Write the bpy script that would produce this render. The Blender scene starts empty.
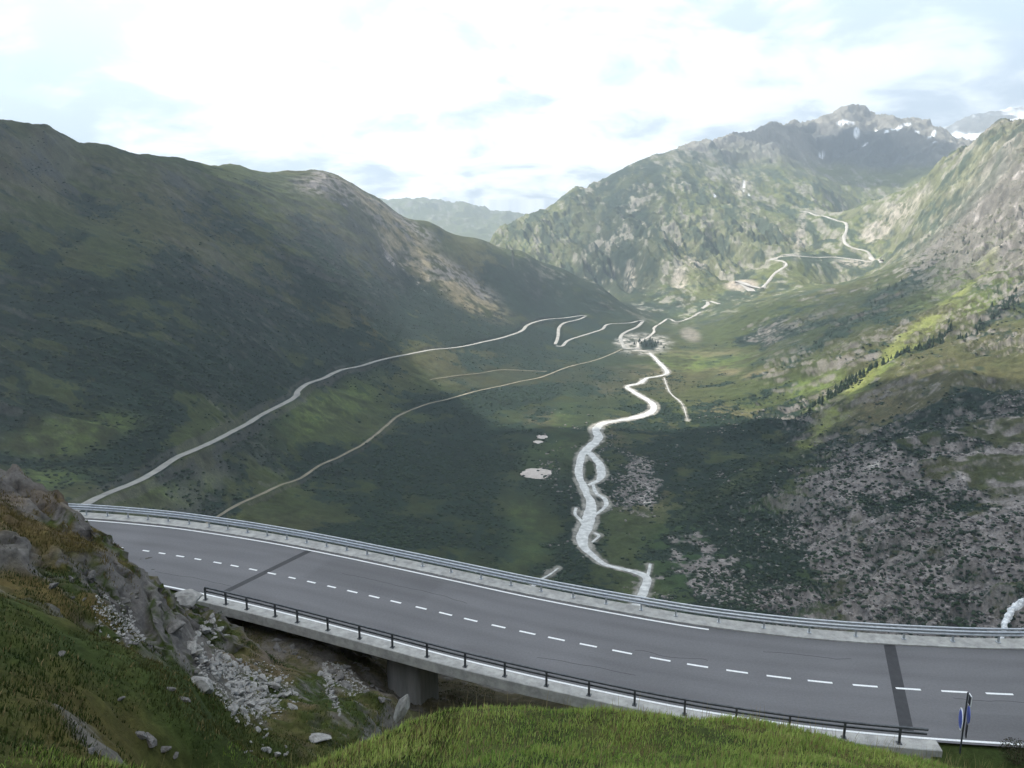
import bpy, math, random
import numpy as np
from mathutils import Matrix, Vector, Euler
random.seed(7); RNG = np.random.default_rng(11)
scene = bpy.context.scene
C = scene.collection
R = math.radians
F_PX = 820.0; PITCH = math.atan(184/820)
CP, SP = math.cos(PITCH), math.sin(PITCH)

# ------------------------------------------------------------------ survey: bearing + distance (or height) -> point in the valley
def pt(px, py, Y=None, z=None):
    dx = (px-512)/F_PX; dy = -(py-384)/F_PX
    d = np.array([dx, CP+dy*SP, -SP+dy*CP])
    return d*(Y/d[1]) if Y is not None else d*(z/d[2])

# ------------------------------------------------------------------ numpy noise
def _hash(ix, iy, seed):
    h = (ix.astype(np.int64)*374761393 + iy.astype(np.int64)*668265263 + seed*1442695041) & 0xffffffff
    h = ((h ^ (h >> 13))*1274126177) & 0xffffffff
    h = ((h ^ (h >> 16))*2246822519) & 0xffffffff
    return ((h ^ (h >> 15)) & 0xffffff)/float(0xffffff)
def vnoise(x, y, seed=0):
    xi = np.floor(x); yi = np.floor(y); fx = x-xi; fy = y-yi
    fx = fx*fx*fx*(fx*(fx*6-15)+10); fy = fy*fy*fy*(fy*(fy*6-15)+10)
    a = _hash(xi, yi, seed); b = _hash(xi+1, yi, seed); c = _hash(xi, yi+1, seed); d = _hash(xi+1, yi+1, seed)
    return (a+(b-a)*fx)*(1-fy)+(c+(d-c)*fx)*fy - .5
def fbm(x, y, lam, n=4, seed=0, gain=.5):
    s = 0; a = 1.0; t = 0
    cs, sn = math.cos(.6), math.sin(.6)
    x = x/lam; y = y/lam
    for i in range(n):
        s = s + a*vnoise(x, y, seed+i*17); t += a
        x, y = (x*cs-y*sn)*2.03+11.3, (x*sn+y*cs)*2.03+5.7; a *= gain
    return 2*s/t
def ridged(x, y, lam, n=4, seed=0, gain=.55):
    s = 0; a = 1.0; t = 0
    cs, sn = math.cos(.7), math.sin(.7)
    x = x/lam; y = y/lam
    for i in range(n):
        s = s + a*(1-np.abs(4*vnoise(x, y, seed+i*13))); t += a
        x, y = (x*cs-y*sn)*2.1+3.1, (x*sn+y*cs)*2.1+8.7; a *= gain
    return s/t
def vnoise3(x, y, z, seed=0):
    zi = np.floor(z); fz = z-zi; fz = fz*fz*(3-2*fz); xi = np.floor(x); yi = np.floor(y); fx = x-xi; fy = y-yi
    fx = fx*fx*(3-2*fx); fy = fy*fy*(3-2*fy); o = 0
    for dz, wz in ((0, 1-fz), (1, fz)):
        zz = (zi+dz)*57.0
        a = _hash(xi+zz, yi-zz*3, seed); b = _hash(xi+1+zz, yi-zz*3, seed); c = _hash(xi+zz, yi+1-zz*3, seed); d = _hash(xi+1+zz, yi+1-zz*3, seed)
        o = o+wz*((a+(b-a)*fx)*(1-fy)+(c+(d-c)*fx)*fy)
    return o-.5
def fbm3(x, y, z, lam, n=4, seed=0, gain=.5, rdg=False):
    s = 0; a = 1.0; t = 0; x = x/lam; y = y/lam; z = z/lam; cs, sn = math.cos(.6), math.sin(.6)
    for i in range(n):
        v = vnoise3(x, y, z, seed+i*17); s = s+a*((1-np.abs(4*v)) if rdg else 2*v); t += a
        x, y = (x*cs-y*sn)*2.03+11.3, (x*sn+y*cs)*2.03+5.7; x, z = (x*cs-z*2.03*sn)+1.7, (x*sn+z*2.03*cs)+2.9; a *= gain
    return s/t
def sstep(a, b, x):
    t = np.clip((x-a)/(b-a), 0, 1); return t*t*(3-2*t)

class TPS:
    def __init__(s, P, V, smooth=0.0):
        P = np.asarray(P, float); V = np.asarray(V, float); n = len(P)
        K = s.k(P, P)+smooth*np.eye(n)
        A = np.zeros((n+3, n+3)); A[:n, :n] = K; A[:n, n] = 1; A[:n, n+1:] = P; A[n, :n] = 1; A[n+1:, :n] = P.T
        s.w = np.linalg.solve(A, np.concatenate([V, np.zeros(3)])); s.P = P
    def k(s, A, B):
        d2 = ((A[:, None, :]-B[None, :, :])**2).sum(-1)
        return .5*d2*np.log(d2+1e-12)
    def __call__(s, Q):
        out = np.empty(len(Q)); n = len(s.P)
        for i in range(0, len(Q), 40000):
            q = Q[i:i+40000]
            out[i:i+40000] = s.k(q, s.P)@s.w[:n] + s.w[n] + q@s.w[n+1:]
        return out

# ------------------------------------------------------------------ the valley, as surveyed points
far_ctl = []
def f_(px, py, Y=None, z=None): far_ctl.append(pt(px, py, Y, z))
def ridge(px, py, Y, drop=.10, k=1.22):
    p = pt(px, py, Y); far_ctl.append(p)
    far_ctl.append(np.array([p[0]*k, p[1]*k, p[2]*k-drop*p[1]]))
# valley floor along the river
for px, py, z in [(638,600,-420),(600,560,-424),(575,510,-430),(590,450,-435),(655,400,-441),(640,385,-443),(668,370,-445),(650,350,-448),
                  (520,590,-408),(450,500,-418),(540,470,-432),(620,430,-437),(700,500,-424),(700,430,-434),(700,380,-440),(740,590,-405),
                  (560,600,-410),(690,350,-446),(560,400,-436)]: f_(px, py, z=z)
f_(650,327,z=-456); f_(625,345,z=-449); f_(610,355,z=-446)
# lower track, upper road
for px, py, z in [(205,520,-372),(300,470,-390),(400,415,-410),(500,385,-425),(600,360,-444)]: f_(px, py, z=z)
for px, py, z in [(75,510,-290),(190,452,-312),(295,395,-332),(430,350,-366),(520,330,-392),(585,316,-406),(557,341,-430)]: f_(px, py, z=z)
for px, py, Y in [(0,300,1230),(0,420,880),(0,250,1400),(0,350,1050),(0,500,700),(100,420,980),(150,250,1650),(150,350,1230),(100,200,1850),
                  (300,220,2350),(300,300,1950),(300,350,1650),(400,260,2600),(400,310,2250),(480,290,2750),(550,300,2980),(200,200,2150),(60,160,1900)]: f_(px, py, Y)
for a in [(-60,96,1800),(0,113,1880),(50,123,1950),(100,141,2080),(150,152,2250),(180,156,2380),(230,163,2550),(280,169,2700),(320,168,2750),(345,178,2780),(380,199,2850),
          (430,222,3000),(480,239,3150),]: ridge(*a, .05, 1.12)
for a in [(520,252,3250),(560,266,3330),(600,284,3400)]: ridge(*a, .03, 1.08)
f_(632,302,3500)
# far mountain over the pass
for a in [(487,237,4600,.12,1.15),(520,214,4700,.12,1.15),(570,190,4900,.12,1.15),(595,181,5050,.12,1.15),(620,171,5200,.12,1.15),(650,161,5400,.12,1.15),(680,152,5600,.12,1.12),(705,146,5750,.12,1.1),(730,139,5900,.1,1.1),(760,131,6200,.1,1.1),
          (775,131,6300,.1,1.1),(790,125,6400,.1,1.1),(812,121,6450,.1,1.1),(825,118,6500,.1,1.1),(848,109,6600,.1,1.1),(868,117,6600,.1,1.1),(900,124,6500,.1,1.1),(930,127,6300,.1,1.1),(958,140,6000,.1,1.1),(1000,150,5900,.1,1.1)]: ridge(*a)
for px, py, Y in [(500,250,4300),(560,270,4050),(640,300,3520),(650,250,3850),(600,230,4250),(600,200,4750),(700,280,3500),(700,230,3950),(700,200,4450),
                  (740,190,4750),(740,165,5350),(820,190,4900),(820,160,5900),(780,200,4600),(880,165,5700),(940,160,5500),(765,288,3300),(790,257,3560),(878,259,3480),(848,240,3800),(806,212,4350),(700,305,3330),(670,322,3180)]: f_(px, py, Y)
# right valley side
for a in [(1024,114,2950),(1080,96,2750),(1000,118,3080),(985,133,3220),(962,148,3480),(940,166,3680),(905,185,3920),(872,200,4180)]: ridge(a[0],a[1],a[2],.05,1.1)
for px, py, Y in [(1024,620,640),(1024,550,760),(1024,450,1000),(1024,400,1170),(1024,350,1380),(1024,300,1660),(1024,250,1980),(1024,190,2380),(800,620,735),(900,600,735),(900,540,860),
                  (800,500,1060),(900,450,1080),(800,420,1450),(900,380,1430),(900,330,1740),(800,350,2020),(750,350,2330),(720,335,2650),(850,300,2400),(950,300,1920),(950,250,2450),(960,200,2950),(800,300,2650),(900,250,3150),(740,312,2950),
                  (1100,640,560),(1100,450,950),(1100,300,1500),(1200,600,500),(1200,300,1200)]: f_(px, py, Y)
# far ranges in the haze
for px, py in [(300,198),(345,196),(400,206),(450,217),(500,228),(560,236)]: ridge(px, py, 13000, .08, 1.15)
for px, py in [(940,128),(980,116),(1024,107),(1080,104)]: ridge(px, py, 12500, .05, 1.15)
for px in (300,450,600,800,1000): f_(px, 232, 8600)
for px in (-300,100,500,900,1300): p = pt(px, 225, 17000); far_ctl.append(p)
# hidden shoulder under the bridge, and the slopes beside and behind the viewpoint
for x, y, z in [(0,100,-85),(0,200,-160),(0,400,-275),(0,600,-352),(50,100,-85),(90,200,-155),(170,400,-290),(-60,100,-75),(-110,200,-128),(-200,400,-215),(-330,600,-262),(-150,600,-310),
                (220,250,-160),(-300,300,-120),(300,100,-60),(-300,0,10),(300,-100,30),(0,-100,30),(0,-400,190),(0,-1500,620),(-1000,-300,350),(1000,-300,300),(-900,300,120),(-1200,800,250),(1000,300,80),(1300,900,250),
                (-1500,1500,380),(1800,1800,450),(0,-8000,1000),(-8000,0,1000),(8000,0,1000),(-7000,7000,900),(9000,8000,900),(80,0,-10),(-80,0,2),(-90,60,-30),(100,50,-35)]:
    far_ctl.append(np.array([x, y, z], float))
far_ctl = np.array(far_ctl)
def uv(x, y):
    r = np.hypot(x, y)+1e-6
    return np.stack([x/r*2.0, y/r*2.0, np.log(r)], -1)
class TPS3(TPS):
    def __init__(s, P, V, smooth):
        n = len(P); K = s.k(P, P)+smooth*np.eye(n)
        A = np.zeros((n+4, n+4)); A[:n, :n] = K; A[:n, n] = 1; A[:n, n+1:] = P; A[n, :n] = 1; A[n+1:, :n] = P.T
        s.w = np.linalg.solve(A, np.concatenate([V, np.zeros(4)])); s.P = P
    def k(s, A, B):
        d = np.sqrt(np.maximum((A*A).sum(-1)[:, None]+(B*B).sum(-1)[None]-2*A@B.T, 0)+.0006)
        return d
_r = np.hypot(far_ctl[:, 0], far_ctl[:, 1])
farR = TPS3(uv(far_ctl[:, 0], far_ctl[:, 1]), far_ctl[:, 2]/_r, 0.0)     # interpolates elevation angle: smooth at every range
def Hfar0(x, y):
    sh = x.shape; x = x.ravel(); y = y.ravel()
    return (farR(uv(x, y))*np.hypot(x, y)).reshape(sh)
def floor_mask(x, y, z):   # 1 on slopes, 0 on the flat valley bottom
    return sstep(-436, -395, z)
CALM = []
def Hfar(x, y, full=False):
    z0 = Hfar0(x, y); r = np.hypot(x, y)
    m = .12+.88*floor_mask(x, y, z0)
    near = sstep(90, 500, r)
    wx = x+fbm(x, y, 300, 2, 5)*60; wy = y+fbm(x, y, 300, 2, 9)*60+.5*z0
    calm = np.ones(x.shape)
    for cx_, cy_, cr_ in CALM: calm = calm*(1-.93*np.exp(-((x-cx_)**2+(y-cy_)**2)/cr_**2))
    z = z0 + near*m*calm*(fbm(x, y, 260, 6, 1, .54)*13)
    # gullies run down each slope: across x on the far faces, across y on the valley sides
    farm = sstep(3200, 3900, r)*sstep(7600, 6600, r)
    z = z + farm*calm*((ridged(wx+.35*wy, wy*.2, 200, 5, 31)-.5)*125*(1-.85*sstep(-170, 0, z0)) + (ridged(wx, wy, 110, 5, 37, .65)-.5)*24)*sstep(-455, -330, z0)*(1-.55*sstep(60, 200, z0))
    side = sstep(150, 500, np.abs(x))*sstep(3600, 2800, r)*sstep(350, 700, r)*m
    z = z + side*calm*(ridged(wx*.35+wy*.1, wy, 150, 5, 51, .6)-.55)*np.where(x > 0, 30, 20)
    rk = np.clip(fbm(x, y, 180, 3, 71)*1.5+.25, 0, 1)*np.where(x > 60, 1, .25)
    z = z + near*m*sstep(3200, 1500, r)*rk*((ridged(wx, wy, 38, 5, 77, .6)-.5)*np.where(x > 120, 17, 7))
    z = z + (x > 0)*sstep(1700, 2300, r)*sstep(4600, 4000, r)*sstep(-260, -60, z0)*calm*((ridged(wx, wy, 120, 6, 83, .68)-.5)*58)
    z = z + sstep(5000, 5800, r)*sstep(7600, 7000, r)*sstep(100, 350, z0)*((ridged(x, y+.6*z0, 240, 6, 95, .62)-.45)*75)
    far2 = sstep(8000, 9500, r)
    z = z+far2*(ridged(wx, wy, 900, 5, 91)-.5)*160
    if full: return z, z0
    return z

# ------------------------------------------------------------------ near ground: knoll, crag, gully, road shelf
near_ctl = []
def n_(px, py, Y): near_ctl.append(pt(px, py, Y))
for x, y, z in [(0,0,-1.7),(-3,0,-1.6),(3,0,-1.8),(0,-6,1.5),(0,-20,9),(-20,-15,9),(20,-15,5),(0,3.5,-3.2),(0,6.5,-5.7),(-4,4,-3.6),(4,4,-3.6),(-5,7,-6.2),(5,7,-6.0),(60,-15,0),(-60,-15,12),
                (-30,8,-3),(-50,20,-4),(-60,45,-14),(30,8,-9),(60,10,-12),(60,25,-20.5),(-14,5,-4.4),(-9,2,-2.5),(14,8,-8.2),(20,16,-14)]:
    near_ctl.append(np.array([x, y, z], float))
# knoll crest and the fall behind it
for px, py, Y in [(345,768,10.5),(380,738,12.5),(415,724,13.5),(455,713,14),(520,709,14),(600,714,14),(680,723,14.3),(760,732,15),(850,752,17),(930,766,20),(1010,774,24),
                  (450,765,10),(600,765,10),(760,765,11),(900,767,14),(520,740,11.8),(680,748,12)]: n_(px, py, Y)
for x, y, z in [(-2,17.5,-14),(2,17.5,-14.2),(5,18.5,-14.5),(-6,15,-13.5),(-2,22,-19.5),(3,22,-19),(9,22,-18),(14,25,-20.5),(-7,20,-18.5),(12,19.5,-15.5),
                (0,28,-25),(6,27,-23.6),(11,28,-22.6),(-4,31,-25.8),(5,31,-25),(11,31.5,-23.6),(17,27.5,-22.4),(23,26,-22.2),(30,27,-22.2),(18.5,28.3,-22.7),(22,29.5,-22.3)]: near_ctl.append(np.array([x,y,z],float))
# left shoulder (nearest), dip, ledge, crag
for px, py, Y in [(0,600,16),(50,622,16.8),(100,652,17.6),(150,676,18.4),(195,700,19),(225,745,18.5),(0,768,9.5),(100,768,11.5),(200,768,15.5),(0,680,12.5),(100,710,14.5),(250,768,18.5),(290,768,17)]: n_(px, py, Y)
for px, py, Y in [(0,596,19.5),(50,615,20.5),(100,640,21.5),(150,664,22.5),(200,684,23),
                  (0,560,23),(50,572,23.5),(105,600,24.5),(150,630,25.5),(190,660,26.5),
                  (0,535,25),(50,548,25.6),(100,553,26.5),(125,560,27.6),(150,592,29),(172,620,30),
                  (0,510,28),(50,522,28.5),(90,540,29.5),
                  (0,473,31),(28,478,31.5),(58,500,32.2),(83,532,33),(128,566,34),(150,588,35),(-60,455,31),(-120,440,30)]: n_(px, py, Y)
for x, y, z in [(-24,38,-15),(-30,40,-15),(-22,37.5,-18),(-27,42,-20.6),(-33,44,-20.4),(-24,42,-21.3),(-20.5,40,-21.2),(-40,44,-19.5),(-50,48,-19)]: near_ctl.append(np.array([x,y,z],float))
# gully and scree below the bridge
for px, py, Y in [(165,592,41),(190,603,39.5),(215,612,38.8),(215,640,34),(245,670,31),(235,700,27),(262,690,29.5),(275,735,25),(300,710,28.5),(320,745,25.5),(345,730,27.5),(370,715,30),(345,768,24),
                  (245,622,39.5),(300,640,40),(330,660,38.5),(355,690,34.5),(385,700,34),(330,690,33.5),(300,670,35)]: n_(px, py, Y)
for x, y, z in [(-13,43,-23.6),(-9,42,-25),(-5,40,-26.5),(-1,38.5,-27),(4,37,-26.8),(10,36,-25.5),(15,34.5,-24),(-16,46,-23.8),(-12,48,-25),(-5,46,-28),(3,43,-28.5),(10,41,-27),(16,38,-24.5),
                (-20,47,-22.9),(-28,50,-22.9),(-36,51,-22.8),(-30,54.5,-23),(-22,53.5,-23.1),(20,35,-22.9),(28,33,-22.8),(40,32,-22.8),(21,38.5,-23.2),(28,38.5,-23.1),(40,38,-23.1),(60,39,-23),(50,31,-22),
                (-45,52,-22.7),(-45,57,-23.2),
                (-40,64,-33),(-25,62,-34),(-12,58,-36),(0,54,-37),(10,50,-36),(20,46,-32),(30,45,-32),(45,44,-30),(65,46,-30),(-60,62,-30),
                (-40,80,-52),(-20,80,-58),(0,78,-64),(20,75,-64),(45,70,-58),(70,70,-56),(-70,78,-48),(0,100,-85),(50,100,-85),(-60,100,-75)]: near_ctl.append(np.array([x,y,z],float))
near_ctl = np.array(near_ctl)
class TPSn(TPS3):
    pass
class R2(TPS):
    def k(s, A, B):
        d2 = np.maximum((A*A).sum(-1)[:, None]+(B*B).sum(-1)[None]-2*A@B.T, 0)
        return -np.sqrt(d2+.0004)
nearR = R2(near_ctl[:, :2]/20, near_ctl[:, 2], 0.0005)
def road_profile(x, y): pass

# ---- the road centre line (world metres), from the painted dashes
ctr = [(-62,50),(-50,50.9),(-40,51.2),(-32,50.8),(-25.5,49.6),(-21,48.25),(-17.1,46.85),(-13.1,45.2),(-9.2,43.45),(-5,41.5),(-0.7,39.5),(3.9,37.6),(9,35.75),(14.4,34.4),(20.3,33.6),(26,33.3),(34,33.7),(45,35.2),(60,38.5),(80,44)]
def spline(P, step):
    P = np.asarray(P, float); out = []
    Q = np.vstack([2*P[0]-P[1], P, 2*P[-1]-P[-2]])
    for i in range(1, len(Q)-2):
        a, b, c, d = Q[i-1:i+3]; n = max(2, int(np.linalg.norm(c-b)/step)); t = np.linspace(0, 1, n, endpoint=False)[:, None]
        out.append(.5*((2*b)+(-a+c)*t+(2*a-5*b+4*c-d)*t*t+(-a+3*b-3*c+d)*t**3))
    out.append(P[-1:]); return np.vstack(out)
def resample(P, step):
    s = np.concatenate([[0], np.cumsum(np.linalg.norm(np.diff(P, axis=0), axis=1))]); n = int(s[-1]/step)
    t = np.linspace(0, s[-1], n+1); return np.stack([np.interp(t, s, P[:, k]) for k in range(P.shape[1])], 1)
CL = resample(spline(ctr, .5), .5)
def normals2(P):
    T = np.gradient(P, axis=0); T /= np.linalg.norm(T, axis=1)[:, None]; return np.stack([-T[:, 1], T[:, 0]], 1), T
CN, CT = normals2(CL)          # CN points to the valley side
ZR = -22.0
def seg(x0, x1): i = np.where((CL[:, 0] >= x0) & (CL[:, 0] <= x1))[0]; return i
X_ABL, X_ABR = -15.4, 17.6     # abutments

LEDGE = [tuple(pt(a, b, c)[:2])+(q,) for a, b, c, q in ((-10,525,27,1.9),(20,530,27,1.9),(55,540,27,1.8),(88,550,27.8,1.4),(35,600,22,1.3),(110,625,23.5,1.0))]
def ledge_mask(x, y):
    m = np.zeros(x.shape)
    for a, b, q in LEDGE: m = np.maximum(m, np.exp(-((x-a)**2+(y-b)**2)/q**2))
    return sstep(.25, .7, m)
def crag_mask(x, y):
    a = sstep(-10.3, -12.6, x+.12*(y-25))*sstep(19.5, 22, y)*sstep(43, 38, y)
    return a*(1-.85*ledge_mask(x, y))
def Hnear(x, y, noise=True):
    sh = x.shape; xf = x.ravel(); yf = y.ravel()
    z = nearR(np.stack([xf, yf], 1)/20).reshape(sh)
    if noise:
        cm = crag_mask(x, y)
        gul = sstep(-1, -5, x)*sstep(22, 26, y)*sstep(60, 50, y)
        drop = sstep(44, 52, y)
        rough = np.clip(np.maximum(np.maximum(cm, gul*.45), drop), .0, 1)
        st = z*.9 + fbm(x, y, 3, 3, 201)*1.2
        z = z + fbm(x, y, 5.0, 5, 101, .5)*(.30+.5*rough)
        z = z + rough*((ridged(x+z*.7, y-z*.9, 3.0, 6, 111, .62)-.52)*1.25)
        z = z + cm*(np.abs((st/1.1) % 1-.5)-.25)*.55
        # keep the shoulder lumpy with tussocks
        z = z + (1-rough)*(fbm(x, y, .9, 3, 131)*.10+np.where(x < -4, 1, .3)*fbm(x, y, 2.6, 5, 137, .62)*.65)
    return z
def H(x, y):
    r = np.hypot(x, y)
    w = sstep(70, 98, r)
    out = np.empty(x.shape)
    a = w < 1; b = w > 0
    zn = np.zeros(x.shape); zf = np.zeros(x.shape)
    if a.any(): zn[a] = Hnear(x[a], y[a])
    if b.any(): zf[b] = Hfar(x[b], y[b])
    return zn*(1-w)+zf*w
# road shelf: near ground is cut or filled level under the road outside the bridge
def shelf(x, y, z):
    m = (np.abs(x) < 85) & (y > 20) & (y < 60)
    idx = np.where(m.ravel())[0]; xf = x.ravel(); yf = y.ravel(); zf = z.ravel().copy()
    S = CL[::2]; SN = CN[::2]
    for i in range(0, len(idx), 50000):
        k = idx[i:i+50000]
        d2 = (xf[k][:, None]-S[:, 0])**2+(yf[k][:, None]-S[:, 1])**2
        j = d2.argmin(1)
        off = (xf[k]-S[j, 0])*SN[j, 0]+(yf[k]-S[j, 1])*SN[j, 1]
        onb = sstep(X_ABL-.5, X_ABL+1.5, S[j, 0])*sstep(X_ABR+.5, X_ABR-1.5, S[j, 0])
        w = np.where(off > 0, sstep(7.5, 5.0, off), sstep(6.2, 4.1, -off))
        bed = w*(1-onb)
        zz = zf[k]*(1-bed)+(ZR-.14)*bed
        cap = ZR-.9-.5*sstep(0, 3, 5-np.abs(off))
        under = sstep(7.5, 5.5, np.abs(off))*onb
        zz = np.where(under > .02, np.minimum(zz, zz*(1-under)+np.minimum(zz, cap-.3)*under), zz)
        zf[k] = zz
    return zf.reshape(z.shape)

# ------------------------------------------------------------------ line-of-sight survey on the smooth valley
def hits(pxpy, y0=400, y1=14000):
    pp = np.asarray(pxpy, float); Y = np.geomspace(y0, y1, 1600); out = []
    for px, py in pp:
        d = pt(px, py, 1.0); x = d[0]*Y; z = d[2]*Y
        h = Hfar0(x, Y); b = np.where(z < h)[0]
        if len(b) == 0: out.append((x[-1], Y[-1], h[-1])); continue
        i = max(b[0], 1); a0 = z[i-1]-h[i-1]; a1 = z[i]-h[i]; t = a0/(a0-a1) if a0 != a1 else 0
        yy = Y[i-1]+(Y[i]-Y[i-1])*t; out.append((d[0]*yy, yy, h[i-1]+(h[i]-h[i-1])*t))
    return np.array(out)

_c = hits([(806,212),(825,216),(846,223),(846,236),(850,246),(867,252),(880,259),(855,258),(830,257),(808,257),(787,255),(783,262),(774,273),(765,284),(743,283),(709,301)])
CALM += [(a, b, 95.) for a, b, c in _c]
_c = hits([(586,316),(560,325),(557,341),(583,335),(606,326),(630,323),(643,320),(624,333),(624,346),(523,330),(498,339),(85,503),(107,493),(145,478),(171,461),(196,448),(222,437),(260,416),(290,399),(310,382),(340,370),(380,360),(410,354),(450,348)])
CALM += [(a, b, 26+b*.02) for a, b, c in _c]
# ------------------------------------------------------------------ helpers
def nodes_mat(name, rough=.9, spec=.2):
    m = bpy.data.materials.new(name); m.use_nodes = True; nt = m.node_tree
    b = nt.nodes['Principled BSDF']; b.inputs['Roughness'].default_value = rough; b.inputs['Specular IOR Level'].default_value = spec
    return m, nt, b
def noise_mat(name, c1, c2, scale, rough=.9, spec=.2, metallic=0, bump=0, detail=6, c3=None, stretch=None, bscale=None, attr=None):
    m, nt, b = nodes_mat(name, rough, spec); b.inputs['Metallic'].default_value = metallic
    tc = nt.nodes.new('ShaderNodeTexCoord'); mp = nt.nodes.new('ShaderNodeMapping'); nt.links.new(tc.outputs['Object'], mp.inputs['Vector'])
    if stretch: mp.inputs['Scale'].default_value = stretch
    n = nt.nodes.new('ShaderNodeTexNoise'); n.inputs['Scale'].default_value = scale; n.inputs['Detail'].default_value = detail; n.inputs['Roughness'].default_value = .65
    nt.links.new(mp.outputs[0], n.inputs['Vector'])
    r = nt.nodes.new('ShaderNodeValToRGB'); nt.links.new(n.outputs['Fac'], r.inputs['Fac'])
    r.color_ramp.elements[0].position = .35; r.color_ramp.elements[1].position = .65
    r.color_ramp.elements[0].color = (*c1, 1); r.color_ramp.elements[1].color = (*c2, 1)
    if c3: e = r.color_ramp.elements.new(.5); e.color = (*c3, 1)
    nt.links.new(r.outputs[0], b.inputs['Base Color'])
    if bump:
        n2 = nt.nodes.new('ShaderNodeTexNoise'); n2.inputs['Scale'].default_value = bscale or scale*3; n2.inputs['Detail'].default_value = 8
        nt.links.new(mp.outputs[0], n2.inputs['Vector'])
        bp = nt.nodes.new('ShaderNodeBump'); bp.inputs['Strength'].default_value = 1; bp.inputs['Distance'].default_value = bump
        nt.links.new(n2.outputs['Fac'], bp.inputs['Height']); nt.links.new(bp.outputs[0], b.inputs['Normal'])
    return m
def attr_mat(name, scale, amt, bump, bscale, rough=.95):
    """albedo of rock / turf / scrub stored on the mesh, broken up by procedural noise"""
    m, nt, b = nodes_mat(name, rough, .1)
    a = nt.nodes.new('ShaderNodeAttribute'); a.attribute_name = 'albedo'
    g = nt.nodes.new('ShaderNodeNewGeometry')
    n = nt.nodes.new('ShaderNodeTexNoise'); n.inputs['Scale'].default_value = scale; n.inputs['Detail'].default_value = 10; n.inputs['Roughness'].default_value = .7
    nt.links.new(g.outputs['Position'], n.inputs['Vector'])
    mr = nt.nodes.new('ShaderNodeMapRange'); mr.inputs['From Min'].default_value = .3; mr.inputs['From Max'].default_value = .7
    mr.inputs['To Min'].default_value = 1-amt; mr.inputs['To Max'].default_value = 1+amt
    nt.links.new(n.outputs['Fac'], mr.inputs['Value'])
    mx = nt.nodes.new('ShaderNodeVectorMath'); mx.operation = 'SCALE'
    nt.links.new(a.outputs['Color'], mx.inputs[0]); nt.links.new(mr.outputs[0], mx.inputs['Scale']); nt.links.new(mx.outputs[0], b.inputs['Base Color'])
    n2 = nt.nodes.new('ShaderNodeTexNoise'); n2.inputs['Scale'].default_value = bscale; n2.inputs['Detail'].default_value = 8; n2.inputs['Roughness'].default_value = .65
    nt.links.new(g.outputs['Position'], n2.inputs['Vector'])
    bp = nt.nodes.new('ShaderNodeBump'); bp.inputs['Distance'].default_value = bump; bp.inputs['Strength'].default_value = 1
    nt.links.new(n2.outputs['Fac'], bp.inputs['Height']); nt.links.new(bp.outputs[0], b.inputs['Normal'])
    return m
def mesh_np(name, V, Fq, mat=None, smooth=True, col=None, parent=None, size=4):
    me = bpy.data.meshes.new(name); V = np.asarray(V, np.float32); Fq = np.asarray(Fq, np.int32)
    me.vertices.add(len(V)); me.vertices.foreach_set('co', V.ravel())
    me.loops.add(Fq.size); me.loops.foreach_set('vertex_index', Fq.ravel())
    me.polygons.add(len(Fq)); me.polygons.foreach_set('loop_start', np.arange(0, Fq.size, size, dtype=np.int32))
    me.polygons.foreach_set('loop_total', np.full(len(Fq), size, np.int32))
    me.polygons.foreach_set('use_smooth', np.full(len(Fq), smooth))
    if col is not None:
        at = me.color_attributes.new('albedo', 'FLOAT_COLOR', 'POINT')
        at.data.foreach_set('color', np.concatenate([col, np.ones((len(col), 1))], 1).astype(np.float32).ravel())
    me.update(calc_edges=True)
    if mat: me.materials.append(mat)
    o = bpy.data.objects.new(name, me); C.objects.link(o)
    if parent: o.parent = parent
    return o
def tag(o, label=None, cat=None, group=None, kind=None):
    for k, v in (('label', label), ('category', cat), ('group', group), ('kind', kind)):
        if v: o[k] = v
    return o
def empty(name, loc, rz=0):
    o = bpy.data.objects.new(name, None); C.objects.link(o); o.location = loc; o.rotation_euler = (0, 0, rz); o.empty_display_size = .3; return o
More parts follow.
